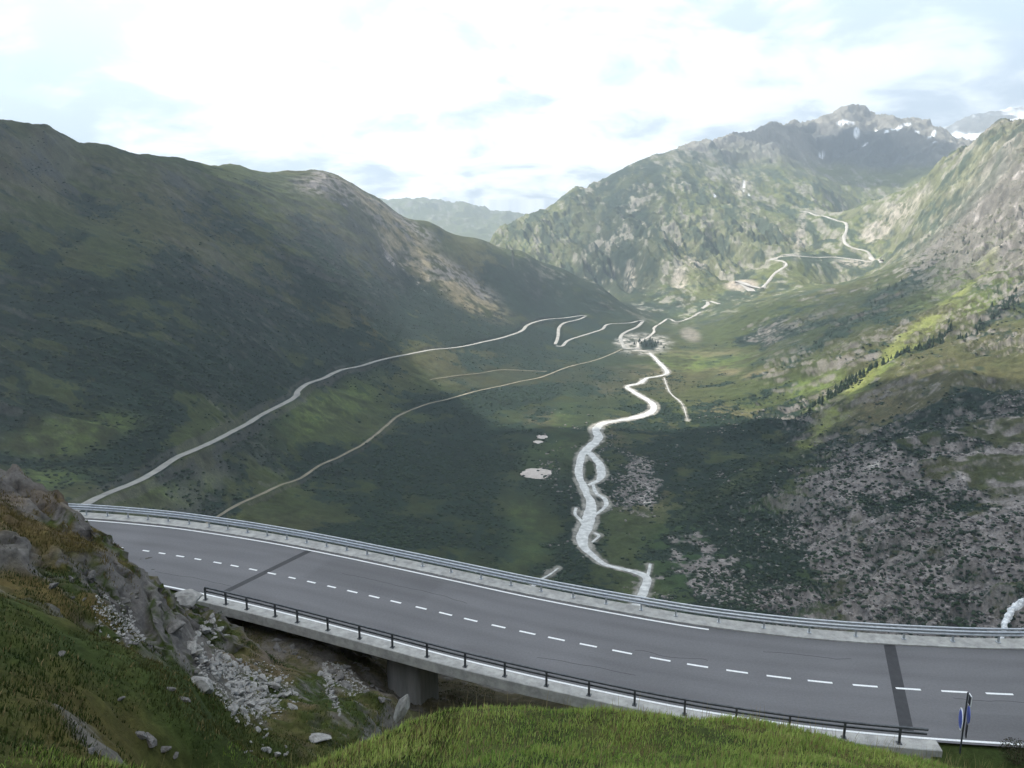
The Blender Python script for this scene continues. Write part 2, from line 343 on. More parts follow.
class MB:
    def __init__(s): s.v = []; s.f = []
    def poly(s, vs, fs):
        n = len(s.v); s.v += [tuple(map(float, v)) for v in vs]; s.f += [tuple(i+n for i in f) for f in fs]; return s
    def box(s, c, d, M=None, bev=0):
        x, y, z = (k/2 for k in d); vs = [(sx*x, sy*y, sz*z) for sx in (-1, 1) for sy in (-1, 1) for sz in (-1, 1)]
        vs = [Vector(v) for v in vs]
        if M: vs = [M @ v for v in vs]
        vs = [v+Vector(c) for v in vs]
        return s.poly(vs, [(0,1,3,2),(4,6,7,5),(0,4,5,1),(2,3,7,6),(0,2,6,4),(1,5,7,3)])
    def cyl(s, p, q, r0, r1=None, n=10):
        r1 = r0 if r1 is None else r1; p = Vector(p); q = Vector(q); d = (q-p).normalized(); a = d.orthogonal().normalized(); b = d.cross(a)
        vs = [p+(a*math.cos(t)+b*math.sin(t))*r0 for t in [2*math.pi*k/n for k in range(n)]]+[q+(a*math.cos(t)+b*math.sin(t))*r1 for t in [2*math.pi*k/n for k in range(n)]]
        return s.poly(vs, [(k, (k+1) % n, n+(k+1) % n, n+k) for k in range(n)]+[tuple(range(n))[::-1], tuple(range(n, 2*n))])
    def sweep(s, P, N, prof, cap=True):
        """prof: closed list of (offset along N, z)"""
        m = len(prof); vs = []
        for (x, y, z), (nx, ny) in zip(P, N):
            for (o, h) in prof: vs.append((x+nx*o, y+ny*o, z+h))
        fs = []
        for i in range(len(P)-1):
            for k in range(m): fs.append((i*m+k, i*m+(k+1) % m, (i+1)*m+(k+1) % m, (i+1)*m+k))
        if cap: fs += [tuple(range(m))[::-1], tuple((len(P)-1)*m+k for k in range(m))]
        return s.poly(vs, fs)
    def build(s, name, mat, parent=None, smooth=False):
        me = bpy.data.meshes.new(name); me.from_pydata(s.v, [], s.f); me.update()
        if mat: me.materials.append(mat)
        if smooth: me.polygons.foreach_set('use_smooth', [True]*len(me.polygons))
        o = bpy.data.objects.new(name, me); C.objects.link(o)
        if parent: o.parent = parent
        return o

M = {}
M['asphalt'] = noise_mat('asphalt', (.088,.085,.088), (.106,.103,.107), .9, .85, .3, bump=.004, bscale=60, stretch=(.5,1,1))
M['joint'] = noise_mat('joint_asphalt', (.022,.022,.024), (.032,.032,.034), 3, .7, .4)
M['paint'] = noise_mat('road_paint', (.62,.62,.60), (.80,.80,.78), 14, .6, .3)
M['concrete'] = noise_mat('concrete', (.34,.33,.31), (.50,.49,.46), 1.3, .9, .2, bump=.01, bscale=14)
M['kerb'] = noise_mat('kerb_concrete', (.27,.265,.25), (.43,.42,.39), 2.2, .9, .2, bump=.006, bscale=20)
M['pillar'] = noise_mat('pillar_concrete', (.16,.16,.155), (.27,.265,.255), .9, .95, .1, bump=.01, bscale=10, stretch=(2,2,.25))
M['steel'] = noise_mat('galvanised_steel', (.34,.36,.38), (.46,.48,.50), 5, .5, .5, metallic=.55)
M['darksteel'] = noise_mat('dark_steel', (.05,.055,.06), (.10,.105,.11), 5, .55, .5, metallic=.4)  # dark grey post steel; near rail's shaded back is put into this tone
M['far_road'] = noise_mat('pale_road', (.22,.215,.20), (.34,.33,.30), .05, .9, .2)
M['pass_road'] = noise_mat('pass_road', (.32,.30,.27), (.46,.44,.40), .02, .9, .2)  # lighter copy of the valley road's colour, sunlight painted in
M['gravel'] = noise_mat('gravel_track', (.17,.15,.11), (.28,.25,.19), .06, .95, .1)
M['river'] = noise_mat('glacial_water', (.30,.305,.29), (.62,.62,.59), .12, .45, .5, c3=(.45,.45,.43), bump=.3, bscale=.25)
M['foam'] = noise_mat('white_water', (.36,.38,.40), (.80,.81,.81), .35, .7, .3, bump=.5, bscale=.6)
M['far_rock'] = attr_mat('valley_ground', .35, .38, 1.1, .45)
M['near_rock'] = attr_mat('crag_ground', 5.0, .38, .035, 14)

# ------------------------------------------------------------------ far ground mesh (polar rows: fine near, coarse far, one sheet all round)
az = np.concatenate([np.linspace(-180, -60, 36, endpoint=False), np.linspace(-60, -36, 70, endpoint=False), np.linspace(-36, 36, 1120, endpoint=False), np.linspace(36, 60, 70, endpoint=False), np.linspace(60, 180, 37)])
lr = np.concatenate([np.linspace(math.log(62), math.log(560), 110, endpoint=False), np.linspace(math.log(560), math.log(2200), 520, endpoint=False), np.linspace(math.log(2200), math.log(5000), 600, endpoint=False), np.linspace(math.log(5000), math.log(7400), 170, endpoint=False), np.linspace(math.log(7400), math.log(16500), 150)])
AZ, LR = np.meshgrid(np.radians(az), lr); RR = np.exp(LR)
GX = np.sin(AZ)*RR; GY = np.cos(AZ)*RR
GZ, GZ0 = Hfar(GX, GY, True)
lowr = sstep(98, 70, RR)
GZ = GZ-lowr*3

def carve(P, W, z, edge=1.0, drop=.5):
    """level the ground to the path: P xy (n,2), W half widths, z heights"""
    D = np.full(GX.shape, 1e9, np.float32); ZT = np.zeros(GX.shape, np.float32); WT = np.zeros(GX.shape, np.float32); a0 = [10**9, 0, 10**9, 0]
    for (x, y), w, zz in zip(P, W, z):
        r = math.hypot(x, y); a = math.degrees(math.atan2(x, y)); wr = w*(1+edge)+8
        i0, i1 = np.searchsorted(lr, [math.log(r-wr), math.log(r+wr)]); da = math.degrees(wr/r)
        j0, j1 = np.searchsorted(az, [a-da, a+da]); i0 = max(i0-1, 0); j0 = max(j0-1, 0); i1 += 1; j1 += 1
        s = (slice(i0, i1), slice(j0, j1)); a0 = [min(a0[0], i0), max(a0[1], i1), min(a0[2], j0), max(a0[3], j1)]
        d = np.hypot(GX[s]-x, GY[s]-y); m = d < D[s]
        D[s] = np.where(m, d, D[s]); ZT[s] = np.where(m, zz, ZT[s]); WT[s] = np.where(m, w, WT[s])
    s = (slice(a0[0], a0[1]), slice(a0[2], a0[3])); d = D[s]; w = WT[s]
    t = 1-np.clip((d-(w*1.05+1))/(w*edge+3), 0, 1); t = t*t*(3-2*t)
    GZ[s] = GZ[s]*(1-t)+(ZT[s]-drop)*t
    return s, d-w
def smooth1(a, n):
    k = np.ones(n)/n; p = np.pad(a, (n//2, n-1-n//2), 'edge'); return np.convolve(p, k, 'valid')
PATHS = []; LASTC = []; RIVD = np.full(GX.shape, 1e6, np.float32)
def path(pix, wpx=None, wm=None, jitter=0, step=5, sm=9, edge=1.0, lift=.25):
    """pixels of a path in the survey photo -> a level ribbon on the ground; returns centre, half width, z"""
    h = hits(pix); P = h[:, :2]
    if wm is None: wv = np.array(wpx, float)*h[:, 1]/F_PX/2
    else: wv = np.full(len(P), wm/2.)
    Q = spline(np.column_stack([P, wv]), step); Q = resample(Q, step)
    P = Q[:, :2]; w = np.maximum(Q[:, 2], .8)
    z = Hfar(P[:, 0], P[:, 1])*.5+Hfar0(P[:, 0], P[:, 1])*.5; z = smooth1(z, sm)
    cs = carve(P, w, z, edge); LASTC.clear(); LASTC.append(cs)
    PATHS.append((P, w))
    return P, w, z+lift
def ribbon(name, P, w, z, mat, rag=0, lam=20, drop=.35, seed=1):
    N, T = normals2(P); n = len(P)
    s = np.arange(n)*1.0
    wl = w*(1+rag*fbm(P[:, 0], P[:, 1], lam, 3, seed)*1.6); wr = w*(1+rag*fbm(P[:, 0]+500, P[:, 1], lam, 3, seed+5)*1.6)
    cols = [-1, -.5, 0, .5, 1]; V = []
    for c in cols:
        o = np.where(c < 0, wl, wr)*c
        V.append(np.column_stack([P[:, 0]+N[:, 0]*o, P[:, 1]+N[:, 1]*o, z-(drop if abs(c) == 1 else 0)]))
    V = np.stack(V, 1).reshape(-1, 3); F = []
    for k in range(4):
        i = np.arange(n-1)*5+k; F.append(np.column_stack([i, i+1, i+6, i+5]))
    F = np.vstack(F)
    return V, F[:, ::-1]
def make(name, parts, mat, **kw):
    V = []; F = []; o = 0
    for v, f in parts: V.append(v); F.append(f+o); o += len(v)
    return mesh_np(name, np.vstack(V), np.vstack(F), mat, **kw)

up1 = [(60,517),(73,509.6),(107,493),(145,478),(171,461),(196,448.5),(222,437),(260,416),(285,403),(296,396),(298,389),(310,382),(340,370),(380,360),(410,354),(435,350),(460,347),(480,343),(497.6,339),(515,334),(523,330),(527,325.5),(538.6,321),(556,318.5),(577,316),(586,315.5)]
up2 = [(586,315.8),(580,319),(565,322.5),(559,328),(558,337),(555,344.5)]
up3 = [(556,345.5),(562,346.5),(568,340.6),(582.6,335.6),(596,331.5),(602.7,329),(607,324.5),(618,323.3),(630,323),(638,321),(643,320.5)]
up4 = [(643,321),(637,327),(624,333),(620.5,338),(622,343),(626,348.4),(638,348.4)]
road_parts = []
for q, w in ((up1, 10.5), (up2, 10), (up3, 10), (up4, 12)):
    P, ww, z = path(q, wm=w, step=5, edge=.9, sm=15, lift=.7); road_parts.append(ribbon('r', P, ww, z, None, rag=.12))
tag(make('valley_road', road_parts, M['far_road']), kind='structure')
low1 = [(200,526),(209,521),(239,502),(273,487),(316,465.6),(340,454),(367,440),(385,424),(400,413),(425,404),(450,398),(480,390),(518,381.6),(541.5,377),(568,367),(597,359.6),(609,355),(622,349)]
low2 = [(430,379),(455,375),(480,373),(506,370),(547,371.5)]
P, ww, z = path(low1, wm=5.5); a = ribbon('r', P, ww, z, None, rag=.25)
P, ww, z = path(low2, wm=3.5); b = ribbon('r', P, ww, z, None, rag=.3)
tag(make('gravel_track', [a, b], M['gravel']), kind='structure')
gp = [(800,211),(806.5,211.6),(825,216),(846,223),(844,236),(848.7,245.6),(867.5,251.5),(882,258.5)]
gp2 = [(882,259.5),(874.5,260),(839,257.5),(811,257),(788,255.5),(770,257)]
gp3 = [(770,257.6),(783,261),(786.6,264.4),(779,270),(773.7,274),(762,288)]
gr = []
for q in (gp, gp2, gp3):
    P, ww, z = path(q, wm=22, step=8, sm=7, edge=.8, lift=1.5); gr.append(ribbon('r', P, ww, z, None, rag=.35, lam=50, drop=7))
for q, w in (([(762,288),(752,286),(743,283),(738,280)], 26), ([(752,291),(743,284),(735,284)], 30), ([(719,304),(709,300.5),(708,304),(702,309)], 18), ([(709,300),(703,301)], 14), ([(700,312),(690,318),(677,322),(667,319),(655,327),(654,332),(648.4,337),(639,342),(638,348)], 9), ([(785,254.5),(796,253.5)], 26)):
    P, ww, z = path(q, wm=w, step=8, sm=5, edge=.6, lift=.8); gr.append(ribbon('r', P, ww, z, None, rag=.4, lam=40))
tag(make('pass_road', gr, M['pass_road']), kind='structure')

riv = [(650,353,4),(658,361,5),(665,368,6),(667,373,5),(658,376,4),(646,378,6),(640,383,7),(627,386,6),(632,390.4,7),(644,397.7,9),(653.5,404,10),(650,412,11),(632,418,12),(604,423,12),(596,430,12),(598,438.7,12),
       (588,448,12),(581,458,11),(579,475,11),(585,489,11),(591,505,15),(588,521,19),(582,537,16),(588,551,11),(603,563,8),(623,569,8),(640,573.4,10),(647,579,11),(643,592,13),(636,604,13),(626,618,13)]
rv = []
def rpath(L, rag=.30, seed=1):
    P, ww, z = path([(a, b) for a, b, c in L], wpx=[c for a, b, c in L], step=2.5, sm=23, edge=.4, lift=.1)
    s_, d_ = LASTC[0]; RIVD[s_] = np.minimum(RIVD[s_], d_)
    rv.append(ribbon('r', P, ww*.74, z, None, rag=rag, lam=30, seed=seed))
rpath(riv)
rpath([(586,450,8),(596,459,10),(602,472,11),(598,480,8),(588,485,5)], seed=3)
rpath([(592,482,4),(596,492,5),(605,499,7),(605,507,6),(594,515,5)], seed=5)
rpath([(576,508,5),(575,514,4),(581,521,5),(586,528,5)], seed=8)
rpath([(594,533,4),(599,536,5),(592,542,3)], seed=9)
rpath([(650,564,4),(648,573,5),(645,580,5)], seed=10)
rpath([(558,569,3),(548,576,6),(538,582,6),(528,590,7)], rag=.6, seed=11)
rpath([(664,377,.7),(670,392,1.0),(682,403.6,.9),(688,421,.5)], rag=.5, seed=12)
tag(make('river', rv, M['river']), kind='structure')

# silty pools beside the river
def pool(px, py, a, b, seed):
    c = hits([(px, py), (px+a*.3, py), (px, py-b*.3)]); z = Hfar0(c[:1, 0], c[:1, 1])[0]
    ux = (c[1, :2]-c[0, :2])/.3; uy = (c[2, :2]-c[0, :2])/.3; n = 30; V = [(c[0, 0], c[0, 1], z+.3)]
    for k in range(n):
        t = 2*math.pi*k/n; rr = 1+.35*float(fbm(np.array([math.cos(t)*2+seed]), np.array([math.sin(t)*2.]), 1, 3, seed)[0])
        p = c[0, :2]+ux*math.cos(t)*rr+uy*math.sin(t)*rr; V.append((p[0], p[1], z+.25))
    wm = float(np.linalg.norm(uy))*.8+float(np.linalg.norm(ux))*.2
    carve([c[0, :2], c[0, :2]+uy*.4, c[0, :2]-uy*.4, c[0, :2]+ux*.5, c[0, :2]-ux*.5], [wm*.6]*5, [z]*5, .3)
    return V, [(0, k+1, (k+1) % n+1) for k in range(n)]
M['silt'] = noise_mat('silty_pool', (.36,.31,.27), (.52,.46,.42), .12, .6, .3)
pv = []; pf = []
for a in [(536,473.5,15,5,1),(542,437,5.5,1.8,2),(538,442,4.5,1.5,3)]:
    V, F = pool(*a); o = len(pv); pv += V; pf += [tuple(i+o for i in f) for f in F]
tag(mesh_np('silt_pool', pv, pf, M['silt'], size=3), kind='structure')

# ------------------------------------------------------------------ albedo of the valley
col = {'turf': (.048,.062,.022), 'brown': (.074,.066,.032), 'shrub': (.012,.023,.015), 'green': (.035,.075,.03), 'meadow': (.10,.135,.035), 'tan': (.20,.165,.095), 'rock': (.205,.185,.172), 'pale': (.36,.34,.31), 'snow': (.85,.87,.9)}
col = {k: np.array(v) for k, v in col.items()}
XF = GX; YF = GY
warpx = fbm(XF, YF, 90, 4, 301); warpy = fbm(XF, YF, 90, 4, 311)
def blob(px, py, a, b, ang=0, soft=.5, wv=.5):
    t = R(ang); e = .3
    c = hits([(px, py), (px+a*e*math.cos(t), py+a*e*math.sin(t)), (px+b*e*math.sin(t), py-b*e*math.cos(t))], 400, 14000)[:, :2]
    u = (c[1]-c[0])/e; v = (c[2]-c[0])/e; det = u[0]*v[1]-u[1]*v[0]
    if abs(det) < 1e-6: return np.zeros(XF.shape)
    dx = XF-c[0, 0]; dy = YF-c[0, 1]
    p = (dx*v[1]-dy*v[0])/det; q = (u[0]*dy-u[1]*dx)/det
    d = np.hypot(p, q)+warpx*wv*.6
    return sstep(1+soft, 1-soft, d)
XS = XF+.5*GZ; YS = YF+1.3*GZ
n1 = fbm(XF, YF, 400, 5, 401); n2 = fbm3(XF, YF, GZ, 60, 5, 411, .65); n3 = fbm3(XF, YF, GZ, 14, 4, 421, .7); n4 = fbm(XF, YF, 150, 5, 431, .6); n5 = fbm3(XF, YF*.25, GZ*.3, 45, 5, 461, .7)*sstep(3400, 3800, RR)+fbm3(XF, YF, GZ, 45, 5, 461, .7)*sstep(3800, 3400, RR)
gy, gx = np.gradient(GZ); 
dr = np.gradient(RR, axis=0); da = RR*np.gradient(AZ, axis=1)
slope = np.hypot(gy/dr, gx/da)
curv = GZ-(np.roll(GZ, 3, 0)+np.roll(GZ, -3, 0)+np.roll(GZ, 3, 1)+np.roll(GZ, -3, 1))/4
ALB = np.empty(XF.shape+(3,)); ALB[:] = col['turf']
def lay(name, m):
    global ALB
    m = np.clip(m, 0, 1)[..., None]; ALB = ALB*(1-m)+col[name]*m if isinstance(name, str) else ALB*(1-m)+np.array(name)*m
lay('brown', sstep(-.3, .5, n1+.4*n2)*.7)
# scrub density, meadow, rock fields
SH = np.zeros(XF.shape)
for a in [(40,340,150,85,5),(220,320,170,60,12),(300,360,160,30,-8),(430,315,150,36,15),(540,300,70,28,15),(100,440,120,40,-22),(430,455,150,45,-18),(360,545,200,40,-5),(560,585,60,26,0),(500,400,80,14,-8),(250,450,60,22,-25),
          (700,455,80,50,0),(735,540,90,80,0),(650,420,40,18,0),(560,500,40,50,0),(770,440,70,26,-20),(882,364,85,4.5,-30),(1000,305,40,5,-36),(880,300,90,10,-38),(930,430,120,30,-20),(780,330,50,12,-20),(655,300,40,18,20)]:
    SH = np.maximum(SH, blob(*a)*.85)
SH = np.maximum(SH, blob(900,540,140,90,0)*.50)
GM = np.zeros(XF.shape)
for a in [(333,402,55,16,-24),(185,492,60,14,-22),(80,425,70,16,-10),(40,470,60,14,0),(560,425,14,45,20),(548,455,30,22,0),(530,525,24,34,0),(700,362,55,9,0),(905,345,125,9,-37),(820,375,30,8,-20),(960,275,60,14,-40),(985,300,40,8,-38),(870,370,60,8,-30),
          (660,290,50,9,-18),(560,262,50,10,20),(690,312,30,6,-20),(860,240,60,10,10)]:
    GM = np.maximum(GM, blob(*a))
TN = np.zeros(XF.shape)
for a in [(745,372,40,5,0),(745,420,50,14,10),(640,370,30,6,0),(610,385,18,8,0),(640,430,40,18,0),(660,480,40,30,0),(540,420,20,14,0),(680,355,60,5,0),(850,410,60,14,-20)]:
    TN = np.maximum(TN, blob(*a))
RK = np.zeros(XF.shape)
for a in [(900,560,130,62,0),(965,450,80,34,-8),(860,480,70,34,-10),(860,600,120,40,0),(1010,520,60,120,0),(395,245,75,22,38),(440,285,60,14,30),(420,262,80,16,36),(340,185,50,8,20),(960,180,80,46,-30),(900,215,50,22,-25),(1000,220,60,50,-20),
          (690,250,60,40,0),(620,235,60,30,0),(560,245,40,26,0),(745,230,30,30,0),(690,275,12,16,0),(735,180,18,14,0),(640,265,40,30,0),(580,200,90,14,-20),(700,165,90,16,-14),(700,560,40,40,0),(640,480,22,40,0),(660,590,40,20,0)]:
    RK = np.maximum(RK, blob(*a))
lay('green', np.clip(blob(735,550,75,60,0)+blob(560,290,60,16,20)*.5, 0, 1)*.8)
lay('tan', TN*sstep(-.4, .3, n2)*.75)
lay('meadow', GM*sstep(-.3, .25, n2+.4*n3+.3*n4)*.85)
lay('shrub', sstep(.22, .09, (-(n2*1.1+n3*.6+n4*.7))+.50-SH*.92)*sstep(5800, 3800, RR)*(1-GM*.8))
lay('shrub', sstep(.12, .32, n2+.4*n3)*.75*sstep(-.1,.2,SH+.2)*sstep(3500, 2600, RR))
rockn = fbm3(XF, YF, GZ, 45, 5, 441, .62, True)
lay('rock', sstep(.60, .80, RK*.60+n3*.26+n2*.45+n4*.25+(rockn-.5)*.7+np.where(RR < 1400, .10, .0)+.12*((XF > 200) & (RR < 1300)))*.95*np.where((RR < 3300), 1, .7))
lay('pale', sstep(.80, 1.0, RK*.60+n3*.42+n2*.25+(rockn-.5)*.4+.08)*.7*sstep(.2, .5, RK))
lay('rock', sstep(.75, 1.15, slope+.25*n3)*.65*sstep(500, 800, RR)*np.where(XF > 0, 1, .35))
lay('rock', np.maximum(np.maximum(blob(335,182,40,11,20), blob(395,222,45,14,38)), blob(450,275,50,12,35))*sstep(-.15, .15, n3+.5*(rockn-.3))*.8)
lay('tan', np.maximum(blob(415,255,75,17,40), blob(470,300,50,10,30))*sstep(-.2, .15, n2+.4*n3)*.8)  # tan rock strips, with the sun on them put into the colour
# high ground: bare greyish rock and thin turf
lay((.19,.18,.16), sstep(60, 340, GZ+n4*160)*.85*sstep(3800, 4600, RR))
lay((.125,.14,.05), sstep(2900, 3700, RR)*.65*sstep(380, 120, GZ+n4*120))
lay((.035,.055,.04), sstep(2900, 3500, RR)*sstep(.0, .14, n5+.3*n4)*.8*sstep(6200, 5200, RR))
lay((.014,.026,.018), np.maximum(blob(600,285,70,26,10), blob(850,315,110,24,-22)*.8)*sstep(-.25, .1, n2+.5*n3+.3)*.75)
lay((.25,.235,.20), sstep(2900, 3500, RR)*sstep(.12, .26, -n5+.5*(rockn-.5)+.2*n4)*.75)
lay((.06,.07,.075), blob(870,150,70,18,8)*.8)  # cloud shadow below the summit, painted as dark bluish albedo
for a in [(845,121,10,1.8,-5),(857,131,3,3,60),(876,124,3,1.4,0),(898,127,8,1.5,-15),(917,131,3,1.5,0),(932,135,5,2,-35),(935,143,3,1.5,0),(908,123.5,5,1.2,0),(822,150,4,1.3,-20),(744,183,1.2,4,0),(749,191,1.5,3,0),(715,196,2,1,0),(886,133,3,1.3,0),(866,140,3,1,0)]:
    a = (a[0], a[1], a[2]*.85, a[3]*.9, a[4]); lay('snow', blob(*a, .3, .7)*sstep(-.35, -.1, n3)*.95)
lay('snow', sstep(9000, 9600, RR)*sstep(.25, .36, AZ)*sstep(.2, -.2, n1)*.9)
gm_ = 3.5+5*n3+4*n2; lay((.19,.18,.155), sstep(1.5, -1.5, RIVD-gm_)*.85)
lay((.30,.29,.26), sstep(1, -1, RIVD-gm_*.35)*sstep(-.2, .2, n3)*.6)
# dark spruce plantation by the hamlet, gravel ring round it
lay('pale', blob(645,343,26,9,0,.3)*sstep(-.3, .2, n3)*.8)
lay('shrub', blob(649,345,9,4.5,0,.25,.2))
lay((.24,.21,.18), blob(690,334,9,6,20,.5)*.6)
lay((.40,.34,.28), blob(741,283,14,6,0,.4)*.8)
for a in [(789,253,10,2.2,0),(858,263,22,3,-4),(697,252,9,13,0),(680,278,7,9,10),(742,183,10,10,0),(800,232,5,22,8),(630,268,5,10,0),(905,205,26,7,-30),(880,225,20,8,-30)]: lay((.36,.32,.27), blob(*a)*sstep(-.25, .15, n3+.5*n2)*.75)
lay((.15,.165,.05), blob(905,335,125,8,-36)*sstep(-.3, .2, n2+.4*n3)*.8)  # meadow stripe, its sunlit brightness painted into the green
ALB = ALB*(1+.8*n3[..., None]*sstep(6000, 3000, RR)[..., None]+.45*n2[..., None])
ALB = np.clip(ALB, .008, .9)
nr, nc = XF.shape
I = np.arange(nr*nc).reshape(nr, nc)
Fq = np.stack([I[:-1, :-1], I[:-1, 1:], I[1:, 1:], I[1:, :-1]], -1).reshape(-1, 4)[:, ::-1]
tag(mesh_np('valley_terrain', np.stack([GX, GY, GZ], -1).reshape(-1, 3), Fq, M['far_rock'], True, ALB.reshape(-1, 3)), kind='structure')

# ------------------------------------------------------------------ near ground
STEP = .17
nx = np.arange(-75, 75.01, STEP); ny = np.arange(-24, 100.01, STEP)
nx = np.concatenate([np.arange(-75, -34, .5), np.arange(-34, 34, .15), np.arange(34, 75.1, .5)])
ny = np.concatenate([np.arange(-24, 6, .5), np.arange(6, 52, .15), np.arange(52, 101, .6)])
NX, NY = np.meshgrid(nx, ny); NZ = shelf(NX, NY, H(NX, NY))
SX = NX+.7*NZ; SY = NY+1.1*NZ
s1 = fbm3(NX, NY, NZ, 6, 5, 501, .6); s2 = fbm3(NX, NY, NZ, 1.4, 5, 511, .7); s3 = fbm3(NX, NY, NZ, .45, 3, 521, .7)
gzy, gzx = np.gradient(NZ, ny, nx); nsl = np.hypot(gzy, gzx)
CM = crag_mask(NX, NY)
ncol = {'grass': (.036,.050,.013), 'dry': (.10,.072,.026), 'moss': (.022,.034,.010), 'rock': (.12,.112,.105), 'dark': (.05,.046,.042), 'earth': (.10,.075,.05), 'pale': (.34,.33,.31)}
NA = np.empty(NX.shape+(3,)); NA[:] = ncol['grass']
def nl(c, m):
    global NA
    m = np.clip(m, 0, 1)[..., None]; NA = NA*(1-m)+np.array(ncol[c] if isinstance(c, str) else c)*m
nl('dry', sstep(-.1, .5, s1+.4*s2)*.55)
nl('moss', sstep(-.1, .4, -s1+.4*s2)*.6)
GUL = sstep(-1.0, -4, NX)*sstep(23, 27, NY)*sstep(56, 50, NY)
lefts = sstep(-6, -9, NX)
nl('dry', CM*sstep(-.2, .3, s2+s1)*.8*sstep(-14.5, -12.5, NZ))
nl('rock', np.clip(CM+GUL*.8, 0, 1)*sstep(.75, 1.2, nsl+.5*s2))
nl('dark', np.clip(CM+GUL*.6, 0, 1)*sstep(.25, .6, s2+.5*s1)*sstep(.8, 1.3, nsl)*.7)
nl('rock', CM*sstep(-11.9, -11.2, NZ+.8*s1)*.9)
LM = ledge_mask(NX, NY)
nl('dry', LM*.8); nl('moss', LM*sstep(0, .4, s2)*.5)
nl('rock', sstep(-3, -6, NX)*sstep(.5, .62, s1+.35*s2)*sstep(.65, .95, nsl+.3*s2)*.85)
crk = fbm3(NX, NY, NZ, 1.1, 4, 571, .6, True)
nl((.03,.027,.024), np.clip(CM+GUL*.6, 0, 1)*sstep(.62, .78, crk)*.8)
nl('earth', GUL*sstep(.1, .5, s1+.5*s2)*.7)
under = sstep(33.5, 36.5, NY+.42*(NX+5))*sstep(-18, -14, NX)*sstep(14, 8, NX)*sstep(56, 50, NY)
nl('earth', under*.6); nl('rock', under*sstep(-.1, .35, s2+.6*s1)*.8); nl((.09,.10,.03), under*sstep(.2, .5, s1)*.7)
nl('rock', sstep(44, 48, NY)*sstep(.6, 1.0, nsl+.4*s1)*.9)
NA = NA*(1+.5*s2[..., None]*.7+.4*s3[..., None]); NA = np.clip(NA, .01, .8)
nr, nc = NX.shape; I = np.arange(nr*nc).reshape(nr, nc)
Fq = np.stack([I[:-1, :-1], I[:-1, 1:], I[1:, 1:], I[1:, :-1]], -1).reshape(-1, 4)
_g = np.clip(CM+GUL*.4, 0, 1)
DX = NX+_g*fbm(NX+NZ*1.7, NY-NZ*2.1, 1.3, 4, 541, .6)*.42; DY = NY+_g*fbm(NX-NZ*2.3, NY+NZ*1.9, 1.3, 4, 551, .6)*.42
tag(mesh_np('hillside', np.stack([DX, DY, NZ], -1).reshape(-1, 3), Fq, M['near_rock'], True, NA.reshape(-1, 3)), kind='structure')
def gz(x, y):
    """height of the near ground mesh"""
    x = np.asarray(x, float); y = np.asarray(y, float)
    i = np.clip(np.searchsorted(nx, x)-1, 0, len(nx)-2); j = np.clip(np.searchsorted(ny, y)-1, 0, len(ny)-2)
    fx = (x-nx[i])/(nx[i+1]-nx[i]); fy = (y-ny[j])/(ny[j+1]-ny[j])
    return (NZ[j, i]*(1-fx)+NZ[j, i+1]*fx)*(1-fy)+(NZ[j+1, i]*(1-fx)+NZ[j+1, i+1]*fx)*fy
def nearhit(px, py, y0=7, y1=48):
    Y = np.linspace(y0, y1, 3000); d = pt(px, py, 1.0); h = gz(d[0]*Y, Y); b = np.where(d[2]*Y < h)[0]
    i = b[0] if len(b) else -1
    return np.array([d[0]*Y[i], Y[i], h[i]])

# ------------------------------------------------------------------ road, markings
def strip(name, idx, o0, o1, z, mat, parent=None):
    P = np.column_stack([CL[idx], np.full(len(idx), z)]); m = MB(); V = []; Fs = []
    n = 9 if abs(o1-o0) > 2 else 2
    for k, o in enumerate(np.linspace(o0, o1, n)):
        for i in range(len(idx)): V.append((P[i, 0]+CN[idx[i], 0]*o, P[i, 1]+CN[idx[i], 1]*o, z))
    L = len(idx)
    for k in range(n-1):
        for i in range(L-1): Fs.append((k*L+i, k*L+i+1, (k+1)*L+i+1, (k+1)*L+i))
    m.poly(V, Fs); return m.build(name, mat, parent)
allidx = np.arange(len(CL))
offs = np.linspace(-3.85, 3.95, 66)
RX = CL[:, 0:1]+CN[:, 0:1]*offs[None]; RY = CL[:, 1:2]+CN[:, 1:2]*offs[None]; O = offs[None]+np.zeros_like(RX); S_ = (np.arange(len(CL))*.5)[:, None]+np.zeros_like(RX)
wob = fbm(S_, O*0, 14, 3, 701)*.25
trk = sum(np.exp(-((O+wob-c)/.33)**2) for c in (-2.65, -1.05, 1.05, 2.65))
base = .142*(1+.10*fbm(S_*.25, O, .8, 4, 711)+.12*fbm(S_, O, 6, 4, 717)) - .014*trk - .010*np.exp(-((O)/.5)**2)*0
base = base*(1-.25*sstep(3.1, 3.9, np.abs(O))*(.6+.6*fbm(S_, O, 2, 3, 721)))
pat = ((S_ > 50) & (S_ < 58.3) & (O > .25) & (O < 3.3)) | ((S_ > 84) & (S_ < 88.2) & (O < -1.6) & (O > -3.4)); base = np.where(pat, base*.88, base)
RC = np.stack([base, base*.98, base*1.0], -1).reshape(-1, 3)
nI = np.arange(RX.size).reshape(RX.shape); RF = np.stack([nI[:-1, :-1], nI[1:, :-1], nI[1:, 1:], nI[:-1, 1:]], -1).reshape(-1, 4)
M['road'] = attr_mat('worn_asphalt', 9.0, .12, .004, 60, .85)
road = mesh_np('road', np.stack([RX, RY, np.full(RX.shape, ZR)], -1).reshape(-1, 3), RF, M['road'], False, RC); tag(road, kind='structure')
mk = MB()
def mstrip(m, P2, N2, o0, o1, z):
    V = []; n = len(P2)
    for o in (o0, o1):
        for i in range(n): V.append((P2[i, 0]+N2[i, 0]*o, P2[i, 1]+N2[i, 1]*o, z))
    m.poly(V, [(i, i+1, n+i+1, n+i) for i in range(n-1)])
